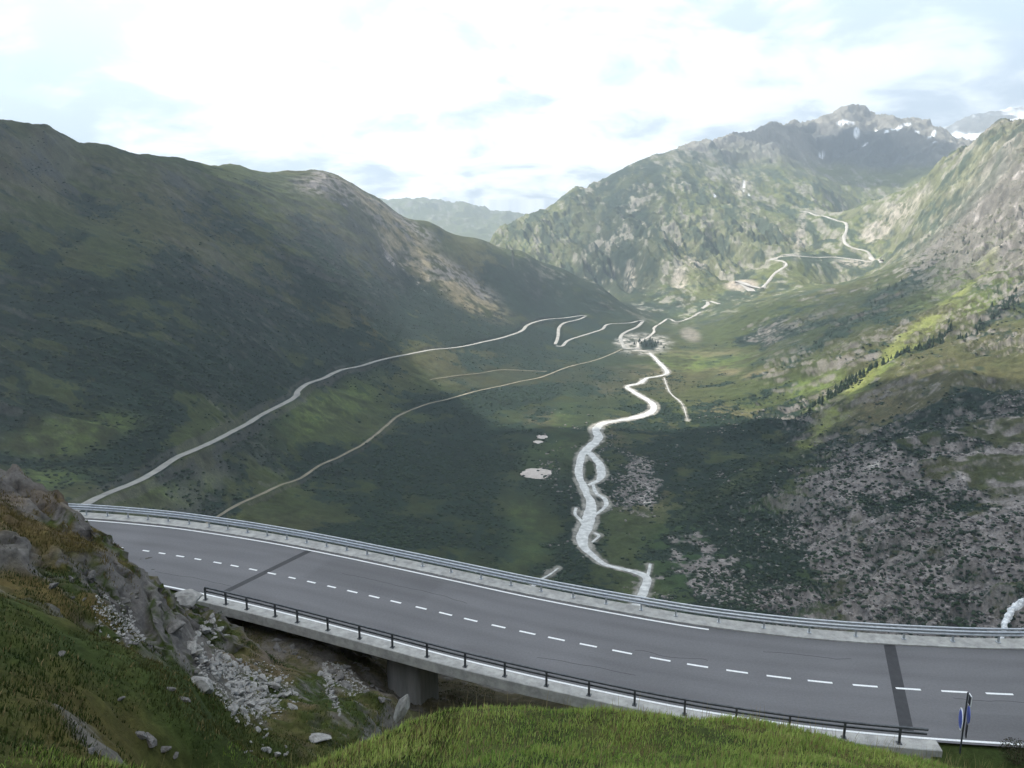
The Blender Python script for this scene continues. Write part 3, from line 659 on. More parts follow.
def sub(x0, x1, step=.25):
    s = resample(spline(ctr, .25), .05); k = np.where((s[:, 0] >= x0) & (s[:, 0] <= x1))[0]; k = k[::max(1, int(step/.05))]
    P = s[k]; N, T = normals2(s); return P, N[k]
mstrip(mk, CL, CN, -3.70, -3.57, ZR+.004)
i = seg(-62, 9.6); mstrip(mk, CL[i], CN[i], 3.60, 3.73, ZR+.004)
dash_x = [-27.5,-25.5,-23.5,-22.3,-21.,-19.7,-18.3,-17.1,-15.8,-14.5,-13.1,-11.8,-10.5,-9.2,-7.8,-6.5,-5.,-3.6,-2.2,-.7,.8,2.3,3.9,5.5,7.3,9.,10.8,12.6,14.4,16.4,18.3,20.3,22.3,24.3,26.4,28.5]
for x in dash_x:
    hl = .33 if x < -24 else (.36 if x < -12 else (.38+.012*(x+12)))*.82
    P, N = sub(x-hl, x+hl, .15)
    if len(P) > 1: mstrip(mk, P, N, -.065, .065, ZR+.004)
tag(mk.build('road_markings', M['paint']), kind='structure')
# dark patched joints across the carriageway
jm = MB()
def quadstrip(m, a, b, w, z):
    a = Vector(a); b = Vector(b); d = (b-a).normalized(); n = Vector((-d.y, d.x))*w/2
    m.poly([(a.x+n.x, a.y+n.y, z), (b.x+n.x, b.y+n.y, z), (b.x-n.x, b.y-n.y, z), (a.x-n.x, a.y-n.y, z)], [(0, 3, 2, 1)])
a = pt(319,546,z=ZR)[:2]; b = pt(225,592,z=ZR)[:2]; quadstrip(jm, a, b, .42, ZR+.002)
a = pt(889,643,z=ZR)[:2]; b = pt(907,731,z=ZR)[:2]; quadstrip(jm, a, b, .55, ZR+.002)
tag(jm.build('joint_strip', M['joint']), kind='structure')
# tar-sealed cracks
sm2 = MB()
for x0, x1, o, sd in ((-11, -3, 1.7, 1), (2, 6.5, -1.9, 2), (12, 16.5, 2.2, 3), (-21, -15.5, -2.3, 4), (6, 9.5, .5, 5), (20, 27, -.6, 6)):
    P, N = sub(x0, x1, .2); k = np.arange(len(P)); oo = o+.25*fbm(k*.2, k*0., 1.6, 4, sd); Q2 = P+N*oo[:, None]; mstrip(sm2, Q2, N, -.018, .018, ZR+.003)
tag(sm2.build('crack_seal', M['joint']), kind='structure')
# ------------------------------------------------------------------ bridge
bi = seg(X_ABL-.9, X_ABR+.6)
bridge = empty('road_bridge', (0, 40, ZR-1))
tag(bridge, 'curved concrete road bridge carrying the grey road across the rocky gully', 'bridge')
def loc(P): return [(p[0]-bridge.location.x, p[1]-bridge.location.y, p[2]-bridge.location.z) for p in P]
P3 = np.column_stack([CL[bi], np.full(len(bi), ZR)])
MB().sweep(loc(P3), CN[bi], [(-3.9,-.03),(-3.9,-.42),(-2.6,-1.0),(2.6,-1.0),(3.95,-.42),(3.95,-.03)]).build('deck', M['concrete'], bridge)
MB().sweep(loc(P3), CN[bi], [(-3.82,-.06),(-3.82,.07),(-4.50,.09),(-4.53,.06),(-4.53,-.46),(-4.50,-.49),(-3.91,-.49),(-3.91,-.06)]).build('edge_beam', M['kerb'], bridge)
fi = seg(X_ABL-.9, X_ABR+.6)
MB().sweep(loc(P3), CN[bi], [(3.96,-.06),(3.96,-.49),(4.85,-.49),(4.88,-.46),(4.88,.06),(4.85,.09),(3.90,.07),(3.90,-.02)]).build('edge_beam', M['kerb'], bridge)
# pillar: rounded wall pier
pc = pt(411,668,z=ZR-1)[:2]; k = int(np.argmin(np.hypot(*(CL-pc).T))); k0 = CL[k]; t = CT[k]; n = CN[k]
pm = MB(); prof = []
for s_, e in ((1, 0), (-1, math.pi)):
    for q in range(7):
        an = -math.pi/2+math.pi*q/6; prof.append((s_*.9+s_*.35*math.cos(an), s_*1.02*math.sin(an)))
pcx = k0+n*(-1.9)-t*1.35
gzp = float(gz(pcx[0], pcx[1]))
for z0_, z1_ in ((gzp-1.5, ZR-1.0),):
    vs = [(pcx[0]+n[0]*a+t[0]*b_-bridge.location.x, pcx[1]+n[1]*a+t[1]*b_-bridge.location.y, z-bridge.location.z) for z in (z0_, z1_) for a, b_ in prof]; m_ = len(prof)
    pm.poly(vs, [(q, (q+1) % m_, m_+(q+1) % m_, m_+q) for q in range(m_)]+[tuple(range(m_))[::-1], tuple(range(m_, 2*m_))])
pm.build('pillar', M['pillar'], bridge)
for xa in (X_ABL-1.2, X_ABR):
    k = int(np.argmin(abs(CL[:, 0]-xa))); c = CL[k]; ang = math.atan2(CT[k, 1], CT[k, 0])
    MB().box((c[0]-bridge.location.x, c[1]-bridge.location.y, -1.9), (1.0, 7.4, 2.6), Matrix.Rotation(ang, 3, 'Z')).build('abutment', M['concrete'], bridge)
# kerbs beyond the bridge on the valley side
kb = MB()
for x0, x1 in ((-62, X_ABL-.35), (X_ABR+.1, 80)):
    i = seg(x0, x1); P = np.column_stack([CL[i], np.full(len(i), ZR)]); kb.sweep(P, CN[i], [(3.97,-.5),(3.91,.065),(4.84,.085),(4.89,-.5)])
tag(kb.build('kerb', M['kerb']), kind='structure')
# ------------------------------------------------------------------ guardrails
def guardrail(x0, x1, off, face, label, mat, slim=False, spacing=2.0):
    i = seg(x0, x1); P = CL[i]+CN[i]*off; c = P[len(P)//2]; root = empty('guardrail', (c[0], c[1], ZR+.09))
    tag(root, label, 'guardrail')
    L = [(p[0]-c[0], p[1]-c[1], 0) for p in P]; N = CN[i]*face      # face: +1 rail on +N side
    w = [(0,.40),(.03,.40),(.075,.455),(.03,.51),(.03,.55),(.075,.605),(.03,.66),(0,.66),(-.012,.61),(.03,.56),(.018,.53),(-.012,.455)]
    w = [(.06+a, b) for a, b in ((0,.36),(.02,.36),(.075,.41),(.075,.44),(.02,.49),(.02,.53),(.075,.58),(.075,.61),(.02,.66),(0,.66),(.055,.60),(.055,.59),(0,.53),(0,.49),(.055,.43),(.055,.42))]
    if slim: w = [(.05,.44),(.12,.44),(.12,.52),(.05,.52)]
    MB().sweep(L, N, w).build('rail', mat, root)
    MB().sweep(L, N, [(-.04,.70),(-.04,.76),(-.02,.78),(.04,.78),(.06,.76),(.06,.70),(.04,.68),(-.02,.68)]).build('top_rail', mat, root)
    s = 0; last = None; cnt = 0; first = None
    for q in range(len(P)):
        if last is not None: s += np.linalg.norm(P[q]-last)
        last = P[q]
        if q == 0 or s >= np.interp(P[q, 0], [-25, -9, 3, 20], [1.35, 1.5, 1.75, 2.0]):
            s = 0; nn = N[q]; tt = CT[i[q]]; ang = math.atan2(nn[1], nn[0])
            if first is None:
                m = MB(); m.box((0,0,.355), (.07,.09,.70)); m.box((0,0,.012), (.22,.20,.024)); m.box((.045,0,.50), (.03,.08,.22)); m.box((.0,.0,.685), (.09,.06,.02))
                first = m.build('post', mat, root); po = first
            else:
                po = first.copy(); C.objects.link(po); po.parent = root
            po.location = (P[q, 0]-c[0], P[q, 1]-c[1], .0); po.rotation_euler = (0, 0, ang)
    return root
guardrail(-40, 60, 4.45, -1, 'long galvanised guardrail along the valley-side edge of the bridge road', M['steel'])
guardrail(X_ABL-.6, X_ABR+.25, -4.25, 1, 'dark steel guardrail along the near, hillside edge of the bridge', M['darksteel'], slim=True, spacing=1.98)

# ------------------------------------------------------------------ sign at the end of the near guardrail
M['blue'] = noise_mat('blue_sign_face', (.02,.05,.32), (.03,.07,.38), 6, .35, .5)
M['white'] = noise_mat('white_enamel', (.70,.71,.72), (.80,.80,.80), 6, .4, .4)
M['black'] = noise_mat('dark_sign_back', (.012,.013,.02), (.03,.03,.04), 6, .5, .4)
p = pt(960,752,z=ZR-.1); root = empty('road_sign', (p[0], p[1], ZR-.1), R(-21))
tag(root, 'narrow blue and white road sign on a dark post at the guardrail end', 'road sign')
MB().cyl((0,0,-.5), (0,0,2.75), .035).build('post', M['darksteel'], root)
def disc(c, r, th, mat, name, n=28, par=root):
    return MB().cyl((c[0]-th/2, c[1], c[2]), (c[0]+th/2, c[1], c[2]), r, n=n).build(name, mat, par)
f1 = disc((-.13,0,1.5), .44, .02, M['white'], 'sign_rim'); d1 = disc((-.145,0,1.5), .37, .012, M['blue'], 'sign_face')
d1.parent = root; f1.parent = root
mm = MB().box((.10,0,2.42), (.03,.28,.46), Matrix.Rotation(.2,3,'Z')); mm.build('marker_board', M['white'], root)
MB().box((.10,-.02,2.42), (.04,.22,.38), Matrix.Rotation(.2,3,'Z')).build('marker_stripe', M['black'], root)
disc((.12,0,1.75), .34, .02, M['blue'], 'sign_back'); MB().box((.12,0,1.05), (.03,.26,.6)).build('lower_panel', M['black'], root)

# ------------------------------------------------------------------ rocks
def rockmesh(name, seed, flat=.6, n=3, sharp=1):
    import bmesh
    bm = bmesh.new(); bmesh.ops.create_icosphere(bm, subdivisions=n, radius=1); rg = random.Random(seed)
    pl = [(Vector((rg.gauss(0,1), rg.gauss(0,1), rg.gauss(0,1))).normalized(), rg.uniform(.45,.85)) for _ in range(13)]
    for v in bm.verts:
        c = v.co.copy()
        for nn, d in pl:
            k = c.dot(nn)
            if k > d: c -= nn*(k-d)*.93*sharp
        c += c.normalized()*.05*math.sin(c.x*9+seed)*math.sin(c.y*8)*math.cos(c.z*10)
        v.co = Vector((c.x*1.25, c.y, c.z*flat))
    me = bpy.data.meshes.new(name); bm.to_mesh(me); bm.free(); return me
M['stone'] = noise_mat('pale_granite', (.17,.165,.155), (.34,.33,.31), 1.6, .9, .2, bump=.03, bscale=6)
M["stone2"] = noise_mat("grey_granite", (.08,.076,.07), (.18,.17,.16), 1.6, .9, .2, bump=.03, bscale=6)
rocks = [rockmesh('rock_shape', s, .5+.08*(s % 4), 3) for s in range(7)]
for r_ in rocks: r_.materials.append(M['stone'])
rocks2 = [r_.copy() for r_ in rocks]
for r_ in rocks2: r_.materials[0] = M['stone2']
def put_rock(name, px, py, s, label, cat='rock', group=None, ms=None, sc=(1,1,1), sink=.25, rz=None, tilt=.3):
    h = nearhit(px, py); me = random.choice(ms or rocks); o = bpy.data.objects.new(name, me); C.objects.link(o)
    o.location = (h[0], h[1], h[2]+s*(.4-sink)*sc[2]); o.scale = (s*sc[0], s*sc[1], s*sc[2]); o.rotation_euler = (random.uniform(-tilt, tilt), random.uniform(-tilt, tilt), random.uniform(0, 6.3) if rz is None else rz)
    return tag(o, label, cat, group)
put_rock('boulder', 188, 602, .75, 'large pale boulder just below the left end of the bridge', 'boulder', rz=.3, tilt=.1)
put_rock('boulder', 315, 739, .55, 'flat pale slab of rock lying alone on green grass at the bottom left', 'boulder', sc=(1.0,.7,.45), rz=.1, tilt=.1)
put_rock('boulder', 226, 616, .5, 'pale boulder right under the start of the bridge edge', 'boulder', tilt=.1)
put_rock('boulder', 174, 628, .38, 'small grey boulder beside the dark crag below the bridge start', 'boulder', ms=rocks2)
put_rock('boulder', 202, 688, .45, 'pale boulder left of the scree, at the foot of the crag', 'boulder')
random.seed(41)
for px, py, s_ in [(150,742,.20),(163,750,.14),(140,736,.16),(205,664,.22),(196,672,.15),(214,655,.16),(176,756,.11),(60,655,.13),(120,700,.10),(182,700,.18),(170,690,.12),(90,752,.12)]:
    put_rock('bank_stone', px, py, s_, 'dark grey stone poking out of the mossy bank at the lower left', 'rock', 'stones in the mossy bank', rocks2, sc=(1,.8,.7), sink=.35)
# standing stone
h = pt(401, 724, 13.4)
sm_ = rockmesh('stone_shape', 55, 1.0, 3); sm_.materials.append(M['stone'])
st_ = bpy.data.objects.new('standing_stone', sm_); C.objects.link(st_); st_.location = (h[0], h[1]+.1, h[2]+.22); st_.scale = (.11,.10,.40); st_.rotation_euler = (.1,.35,.4)
tag(st_, 'pointed grey stone sticking up from the grass in front of the bridge pillar', 'standing stone')
# scree
sg = 'pale scree rocks below the bridge'
def scatter_px(n, polys, smin, smax, name, label, group, ms, cat='rock', pw=2.2, sink=.25):
    rs = []
    while len(rs) < n:
        cx, cy, a, b, t = random.choice(polys); th = random.uniform(0, 6.283); rr = math.sqrt(random.random())
        u = a*rr*math.cos(th); v = b*rr*math.sin(th); px = cx+u*math.cos(R(t))-v*math.sin(R(t)); py = cy+u*math.sin(R(t))+v*math.cos(R(t))
        rs.append((px, py))
    for px, py in rs:
        s = smin+(smax-smin)*random.random()**pw
        put_rock(name, px, py, s, label, cat, group, ms, sc=(1, random.uniform(.6,1), random.uniform(.6,1)), sink=sink, tilt=.5)
scatter_px(250, [(238,683,34,22,30),(245,700,28,18,30),(265,690,36,16,20),(220,668,24,16,50),(250,690,44,26,30)], .07, .27, 'scree_rock', 'pale angular rock in the scree patch below the left end of the bridge', sg, rocks)
scatter_px(26, [(210,625,14,14,60),(205,650,16,14,40)], .10, .30, 'scree_rock', 'pale rock scattered on the turf between the crag and the bridge', 'rocks between crag and bridge', rocks)
scatter_px(22, [(330,690,14,4,65),(338,712,8,4,60),(322,676,8,5,50)], .08, .20, 'scree_rock', 'small white stone along the gully edge near the pillar', 'stones along the gully edge', rocks)
scatter_px(30, [(345,680,22,10,30),(375,695,16,8,20),(300,650,50,10,25),(365,665,14,10,0)], .12, .45, 'gully_rock', 'grey rock in the shaded gully under the bridge', 'rocks under the bridge', rocks2)
scatter_px(34, [(85,590,40,16,20),(140,610,20,20,40),(120,640,34,10,35),(150,560,10,16,20)], .08, .28, 'crag_stone', 'grey stone lying loose on the left crag', 'stones on the crag', rocks2)
scatter_px(16, [(270,740,30,14,0),(270,752,26,8,0)], .07, .2, 'scree_rock', 'small pale stone in the grass below the scree', 'stones below the scree', rocks)

# fine rubble between the scree rocks
def rubble(name, n, polys, smin, smax, cols):
    Vs = []; base = np.array([(1,0,.1),(.2,.9,-.1),(-.9,.3,.1),(-.5,-.8,0),(.5,-.7,.2),(0,0,.7),(.1,.1,-.6)]); tri = np.array([(0,1,5),(1,2,5),(2,3,5),(3,4,5),(4,0,5),(1,0,6),(2,1,6),(3,2,6),(4,3,6),(0,4,6)])
    px = []; 
    for cx, cy, a, b, t in polys:
        h0 = nearhit(cx, cy); ha = nearhit(cx+a*.5*math.cos(R(t)), cy+a*.5*math.sin(R(t))); hb = nearhit(cx-b*.5*math.sin(R(t)), cy+b*.5*math.cos(R(t)))
        m = n//len(polys); q = np.sqrt(RNG.random(m)); th = RNG.uniform(0, 6.28, m)
        px.append(h0[:2][None]+(ha-h0)[:2][None]*2*(q*np.cos(th))[:, None]+(hb-h0)[:2][None]*2*(q*np.sin(th))[:, None])
    P = np.vstack(px); m = len(P); z = gz(P[:, 0], P[:, 1]); s = smin+(smax-smin)*RNG.random(m)**2.5
    B = base[None]*RNG.uniform(.6, 1.35, (m, 7, 1)); th = RNG.uniform(0, 6.28, m); c = np.cos(th)[:, None]; q = np.sin(th)[:, None]
    V = np.stack([P[:, :1]+(B[..., 0]*c-B[..., 1]*q)*s[:, None], P[:, 1:]+(B[..., 0]*q+B[..., 1]*c)*s[:, None], z[:, None]+B[..., 2]*s[:, None]*.8+s[:, None]*.15], -1).reshape(-1, 3)
    F = (tri[None]+np.arange(m)[:, None, None]*7).reshape(-1, 3); cc = np.repeat(mixcols(RNG.random(m), *cols), 7, 0)
    tag(mesh_np(name, V, F, M['blade'], False, cc, size=3), kind='stuff')
def mixcols(t, A, B): return np.array(A)[None]*(1-t[:, None])+np.array(B)[None]*t[:, None]
gm, nt, b = nodes_mat('matte_albedo', .85, .12); a = nt.nodes.new('ShaderNodeAttribute'); a.attribute_name = 'albedo'; nt.links.new(a.outputs['Color'], b.inputs['Base Color'])
M['blade'] = gm
rubble('scree_gravel', 9000, [(238,683,36,24,30),(245,700,30,20,30),(265,690,38,18,20),(218,665,24,18,50),(210,625,14,20,60),(330,690,16,5,65),(345,680,26,12,30),(120,620,30,18,40)], .015, .085, ((.16,.155,.145), (.34,.33,.31)))
# ------------------------------------------------------------------ grass
def blades(name, X, Y, hgt, wid, cols, mat, lean=.35):
    n = len(X); Z = gz(X, Y)-.02
    th = RNG.uniform(0, 2*np.pi, n); ld = RNG.normal(.6, 1.0, n); l = hgt*lean*RNG.uniform(.2, 1.6, n)
    dx = np.cos(th)*wid; dy = np.sin(th)*wid; lx = np.cos(ld)*l; ly = np.sin(ld)*l
    V = np.empty((n, 5, 3))
    V[:, 0] = np.stack([X-dx, Y-dy, Z], 1); V[:, 1] = np.stack([X+dx, Y+dy, Z], 1)
    V[:, 2] = np.stack([X+dx*.7+lx*.35, Y+dy*.7+ly*.35, Z+hgt*.55], 1); V[:, 3] = np.stack([X-dx*.7+lx*.35, Y-dy*.7+ly*.35, Z+hgt*.55], 1)
    V[:, 4] = np.stack([X+lx, Y+ly, Z+hgt*.95], 1)
    b = np.arange(n)*5
    F = np.concatenate([np.column_stack([b, b+1, b+2]), np.column_stack([b, b+2, b+3]), np.column_stack([b+3, b+2, b+4])])
    cc = np.repeat(cols, 5, 0)
    return tag(mesh_np(name, V.reshape(-1, 3), F, mat, False, cc, size=3), kind='stuff')
gm, nt, b = nodes_mat('grass_blades', .8, .15); a = nt.nodes.new('ShaderNodeAttribute'); a.attribute_name = 'albedo'; nt.links.new(a.outputs['Color'], b.inputs['Base Color'])
M['blade'] = gm
def mixcols(t, A, B): return np.array(A)[None]*(1-t[:, None])+np.array(B)[None]*t[:, None]
n = 520000; X = RNG.uniform(-11, 26, n); Y = RNG.uniform(7.5, 30, n)
keep = (Y < 20+.35*np.maximum(X-6, 0)) & (X > -6.5-.0*Y) & (RNG.random(n) < np.clip(14/Y, .3, 1)**1.2); X = X[keep]; Y = Y[keep]
dz = gz(X, Y); k = ~((Y > 27) & (np.abs(dz-ZR) < .4)); X, Y = X[k], Y[k]
g1 = fbm(X, Y, 2.2, 4, 601); g2 = fbm(X, Y, .7, 3, 611); t = np.clip(.45+.9*g1+.25*RNG.normal(size=len(X)), 0, 1)
cols = mixcols(t, (.12,.23,.035), (.36,.42,.11)); dry = RNG.random(len(X)) < .12+.25*np.clip(g2, 0, 1); cols[dry] = (.26,.20,.09)
hg = np.clip(.13+.12*g1+.12*g2+RNG.normal(0, .045, len(X)), .03, .42)*.72*(.6+.4*np.clip(16/Y,0,1))
blades('grass', X, Y, hg, .0035+.003*RNG.random(len(X))+Y*.0002, cols, M['blade'])
# seed stalks and white umbels standing above the grass
n = 900; X = RNG.uniform(-6, 14, n); Y = RNG.uniform(9, 17, n)
blades('seed_stalks', X, Y, RNG.uniform(.3, .55, n), np.full(n, .004), mixcols(RNG.random(n), (.20,.17,.07), (.34,.27,.13)), M['blade'], .25)
# turf on the left shoulder, ledge and gully
n = 330000; X = RNG.uniform(-26, -1, n); Y = RNG.uniform(8, 44, n); Z = gz(X, Y)
e = .3; sl = np.hypot((gz(X+e, Y)-gz(X-e, Y))/(2*e), (gz(X, Y+e)-gz(X, Y-e))/(2*e))
g1 = fbm(X, Y, 3, 4, 621); g2 = fbm(X, Y, .9, 3, 631)
j = np.clip(np.searchsorted(nx, X)-1, 0, len(nx)-1); i_ = np.clip(np.searchsorted(ny, Y)-1, 0, len(ny)-1)
isrock = (NA[i_, j, 0] > .9*NA[i_, j, 1]) & (NA[i_, j, 2] > .7*NA[i_, j, 0])
under_ = (Y > 33.5-.42*(X+5)) & (X > -17)
keep = (~isrock | (RNG.random(n) < .12)) & (g2+.6*g1 > -.35) & (sl < 1.7) & (X > -.72*Y-3) & ~(under_ & (RNG.random(n) < .8)) & ~((np.abs(Z-ZR) < .35) & (Y > 38))
keep &= ~((X < -6) & (np.hypot((X+9.5)/4.0, (Y-30)/5.5) < 1) & (RNG.random(n) < .75))
X, Y, Z, g1, g2, sl = (q[keep] for q in (X, Y, Z, g1, g2, sl))
t = np.clip(.4+1.0*g1+.25*RNG.normal(size=len(X)), 0, 1)
cols = mixcols(t, (.022,.040,.008), (.058,.070,.016)); warm = sstep(24.5, 27, Y)*sstep(34, 31, Y)*sstep(-11, -14, X); edge = sstep(15, 19, Y)*sstep(21, 20, Y)  # bank turf green, darkened to stand in for occlusion
wv_ = np.clip(warm*.8+edge*.5, 0, 1)*np.clip(.6+g2, 0, 1); cols = cols*(1-wv_[:, None])+np.array((.145,.105,.042))*wv_[:, None]
dry = RNG.random(len(X)) < .08; cols[dry] = (.22,.17,.08)
hg = np.clip(.09+.07*g1+.07*g2+RNG.normal(0, .03, len(X)), .02, .26)
blades('turf', X, Y, hg, .007+.005*RNG.random(len(X))+.0001*Y, cols, M['blade'], .5)
# dark red-leaved bush at the right corner
def leafbush(name, c, rad, hgt, n, cols, label, cat='plant'):
    root = empty(name, c); tag(root, label, cat)
    m = MB()
    for k in range(7):
        an = k*.9+.3; m.cyl((0,0,-.1), (math.cos(an)*rad*.6, math.sin(an)*rad*.6, hgt*random.uniform(.5,.9)), .012, .005, 5)
    m.build('stem', noise_mat(name+'_stem', (.05,.035,.02), (.09,.06,.04), 10), root)
    V = []; Fs = []
    for k in range(n):
        d = Vector((random.gauss(0,1), random.gauss(0,1), random.gauss(0,1))).normalized()*random.random()**.4
        p = Vector((d.x*rad, d.y*rad, hgt*(.55+.45*d.z))); s = random.uniform(.02,.045); q = Euler((random.uniform(0,6),random.uniform(0,6),random.uniform(0,6))).to_matrix()
        b0 = len(V); V += [tuple(p+q@Vector(v)) for v in ((-s,0,0),(0,-s*.5,0),(s,0,0),(0,s*.5,0))]; Fs.append((b0,b0+1,b0+2,b0+3))
    mm = MB(); mm.v = V; mm.f = Fs; mm.build('leaves', noise_mat(name+'_leaf', cols[0], cols[1], 6), root)
h = nearhit(1016, 764, 14, 30); leafbush('bush', (h[0], h[1], h[2]), .7, 1.0, 1500, ((.035,.02,.015),(.06,.07,.03)), 'small dark reddish bush at the bottom right corner below the road')

# ------------------------------------------------------------------ waterfall on the right
wf = [(1036,596,20),(1024,600,17),(1015,605,13),(1009,612,10),(1005,620,8),(1002,629,7),(999,640,7)]
P, ww, z = [None]*3
hh = hits([(a, b) for a, b, c in wf]); hz_ = Hfar(hh[:, 0], hh[:, 1])
Q = resample(spline(np.column_stack([hh[:, 0], hh[:, 1], np.maximum(hz_, hh[:, 2]), np.array([w_[2] for w_ in wf])*hh[:, 1]/F_PX/2]), 1.0), 1.0); n = len(Q); V = []
for k in range(n):
    for c in np.linspace(-1, 1, 13):
        rg_ = 1+.55*float(fbm(np.array([k*1.0]), np.array([9.*np.sign(c)]), 7, 3, 77)[0]); bump_ = float(fbm(np.array([k*1.0]), np.array([c*Q[k, 3]]), 4, 4, 81)[0])
        V.append((Q[k, 0]+c*Q[k, 3]*rg_, Q[k, 1]-2+bump_*1.2, Q[k, 2]+1.6+bump_*1.3-2.2*abs(c)**3))
Fs = [(k*13+c, k*13+c+1, (k+1)*13+c+1, (k+1)*13+c) for k in range(n-1) for c in range(12)]
wfo = mesh_np('waterfall', V, Fs, M['foam']); tag(wfo, kind='structure')

# ------------------------------------------------------------------ spruces on the right-hand slope
def spruce_mesh(seed):
    rg = random.Random(seed); V = []; Fs = []; n = 7; H_ = 1.0
    def ring(z, r, k, jit): return [(math.cos(2*math.pi*i/k+z*3)*r*rg.uniform(1-jit, 1+jit), math.sin(2*math.pi*i/k+z*3)*r*rg.uniform(1-jit, 1+jit), z+rg.uniform(-.02,.02)) for i in range(k)]
    for L in range(6):
        z0 = .10+L*.145; r0 = .24*(1-L/6.6)*rg.uniform(.85,1.15); b = len(V)
        V += ring(z0, r0, n, .35); V.append((0, 0, z0+.27-.02*L)); Fs += [(b+i, b+(i+1) % n, b+n) for i in range(n)]
    b = len(V); V += [(.02,0,-.15),(-.01,.017,-.15),(-.01,-.017,-.15),(.015,0,.3),(-.01,.013,.3),(-.01,-.013,.3)]
    Fs += [(b,b+1,b+4,b+3),(b+1,b+2,b+5,b+4),(b+2,b,b+3,b+5)]
    me = bpy.data.meshes.new('spruce_shape'); me.from_pydata(V, [], Fs); me.update(); me.materials.append(M['spruce']); return me
M['spruce'] = noise_mat('spruce_green', (.012,.024,.014), (.028,.045,.022), 1.5, .95, .1)
sp = [spruce_mesh(s) for s in range(6)]
def grow(pxs, hmin, hmax, label, group):
    h = hits(pxs); z = Hfar(h[:, 0], h[:, 1])
    for (x, y, _), zz in zip(h, z):
        s = random.uniform(hmin, hmax); o = bpy.data.objects.new('spruce_tree', random.choice(sp)); C.objects.link(o)
        o.location = (x, y, zz); o.scale = (s*1.15, s*1.15, s); o.rotation_euler = (0, 0, random.uniform(0, 6.3)); tag(o, label, 'tree', group)
def along(L, n, spread):
    L = np.array(L, float); P = resample(L, 1.0); return [tuple(P[random.randrange(len(P))]+np.array([random.gauss(0, spread*.8), random.gauss(0, spread)])) for _ in range(n)]
grow(along([(812,402),(840,385),(870,368),(900,352),(930,336),(955,322)], 150, 2.0), 9, 16, 'small dark spruce in the long diagonal belt above the bright meadow on the right slope', 'spruces in the diagonal belt on the right slope')
grow(along([(960,330),(985,318),(1010,298),(1024,285)], 40, 3), 9, 15, 'small dark spruce in the upper belt at the right edge of the valley', 'spruces at the right edge of the valley')
grow(along([(870,300),(900,285),(930,265),(960,245),(985,232)], 60, 6), 9, 15, 'small dark spruce among the scattered trees above the meadow stripe', 'scattered spruces above the meadow stripe')
grow(along([(785,440),(760,420),(800,410)], 14, 8), 7, 12, 'small dark spruce on the rough ground beside the valley floor', 'spruces beside the valley floor')
grow([(649+random.gauss(0,4.5), 345+random.gauss(0,2)) for _ in range(30)], 10, 15, 'small dark spruce in the clump inside the river bend at the hamlet', 'spruces at the hamlet')

# ------------------------------------------------------------------ scrub and boulder cover on the slopes (uncountable)
def cover(name, n, accept, smin, smax, cols, mat, flat=.7, rng=(560, 2600), azr=(-35, 35), pw=1.5):
    a = RNG.uniform(azr[0], azr[1], n); l = RNG.uniform(0, 1, n); r = rng[0]*(rng[1]/rng[0])**l
    x = np.sin(np.radians(a))*r; y = np.cos(np.radians(a))*r
    ii = np.clip(np.searchsorted(lr, np.log(r)), 0, len(lr)-1); jj = np.clip(np.searchsorted(az, a), 0, len(az)-1)
    k = RNG.random(n) < accept(ii, jj); 
    x, y, r, ii, jj = x[k], y[k], r[k], ii[k], jj[k]
    for P, w in PATHS:
        for q in range(0, len(P), 3):
            d = (x-P[q, 0])**2+(y-P[q, 1])**2; ok = d > (w[q]+5)**2
            if not ok.all(): x, y, r, ii, jj = x[ok], y[ok], r[ok], ii[ok], jj[ok]
    z = GZ[ii, jj]; s = (smin+(smax-smin)*RNG.random(len(x))**pw)
    base = np.array([(0,0,1),(.894,0,.447),(.276,.851,.447),(-.724,.526,.447),(-.724,-.526,.447),(.276,-.851,.447),(.724,.526,-.447),(-.276,.851,-.447),(-.894,0,-.447),(-.276,-.851,-.447),(.724,-.526,-.447)])
    tri = np.array([(0,1,2),(0,2,3),(0,3,4),(0,4,5),(0,5,1),(1,6,2),(2,7,3),(3,8,4),(4,9,5),(5,10,1),(2,6,7),(3,7,8),(4,8,9),(5,9,10),(1,10,6)])
    m = len(x); B = base[None]*RNG.uniform(.65, 1.35, (m, 11, 1)); th = RNG.uniform(0, 6.28, m)
    cx = B[..., 0]*np.cos(th)[:, None]-B[..., 1]*np.sin(th)[:, None]; cy = B[..., 0]*np.sin(th)[:, None]+B[..., 1]*np.cos(th)[:, None]
    V = np.stack([x[:, None]+cx*s[:, None], y[:, None]+cy*s[:, None], z[:, None]+(B[..., 2]*flat+.15)*s[:, None]], -1).reshape(-1, 3)
    F = (tri[None]+np.arange(m)[:, None, None]*11).reshape(-1, 3)
    t = RNG.random(m); cc = np.repeat(mixcols(t, *cols), 11, 0)
    o = mesh_np(name, V, F, mat, name == 'scrub', cc, size=3); return tag(o, kind='stuff')
flr = lambda i, j: .35+.65*np.clip((GZ0[i, j]+437)/20, 0, 1)
cover('scrub', 150000, lambda i, j: np.clip(SH[i, j]*.6+.06-GM[i, j]*.5+n2[i, j]*1.0+n4[i, j]*.7, 0, 1), .8, 3.4, ((.010,.021,.011), (.026,.044,.020)), M['blade'], .5, (560, 2600))
cover('boulder_field', 210000, lambda i, j: np.clip(RK[i, j]*.5-.16+n3[i, j]*.7+n2[i, j]*1.3+n4[i, j]*.7+(rockn[i, j]-.5)*.8, 0, 1)*(az[j] > 2), .4, 2.6, ((.11,.10,.095), (.26,.235,.22)), M['blade'], .7, (560, 1700), pw=3)

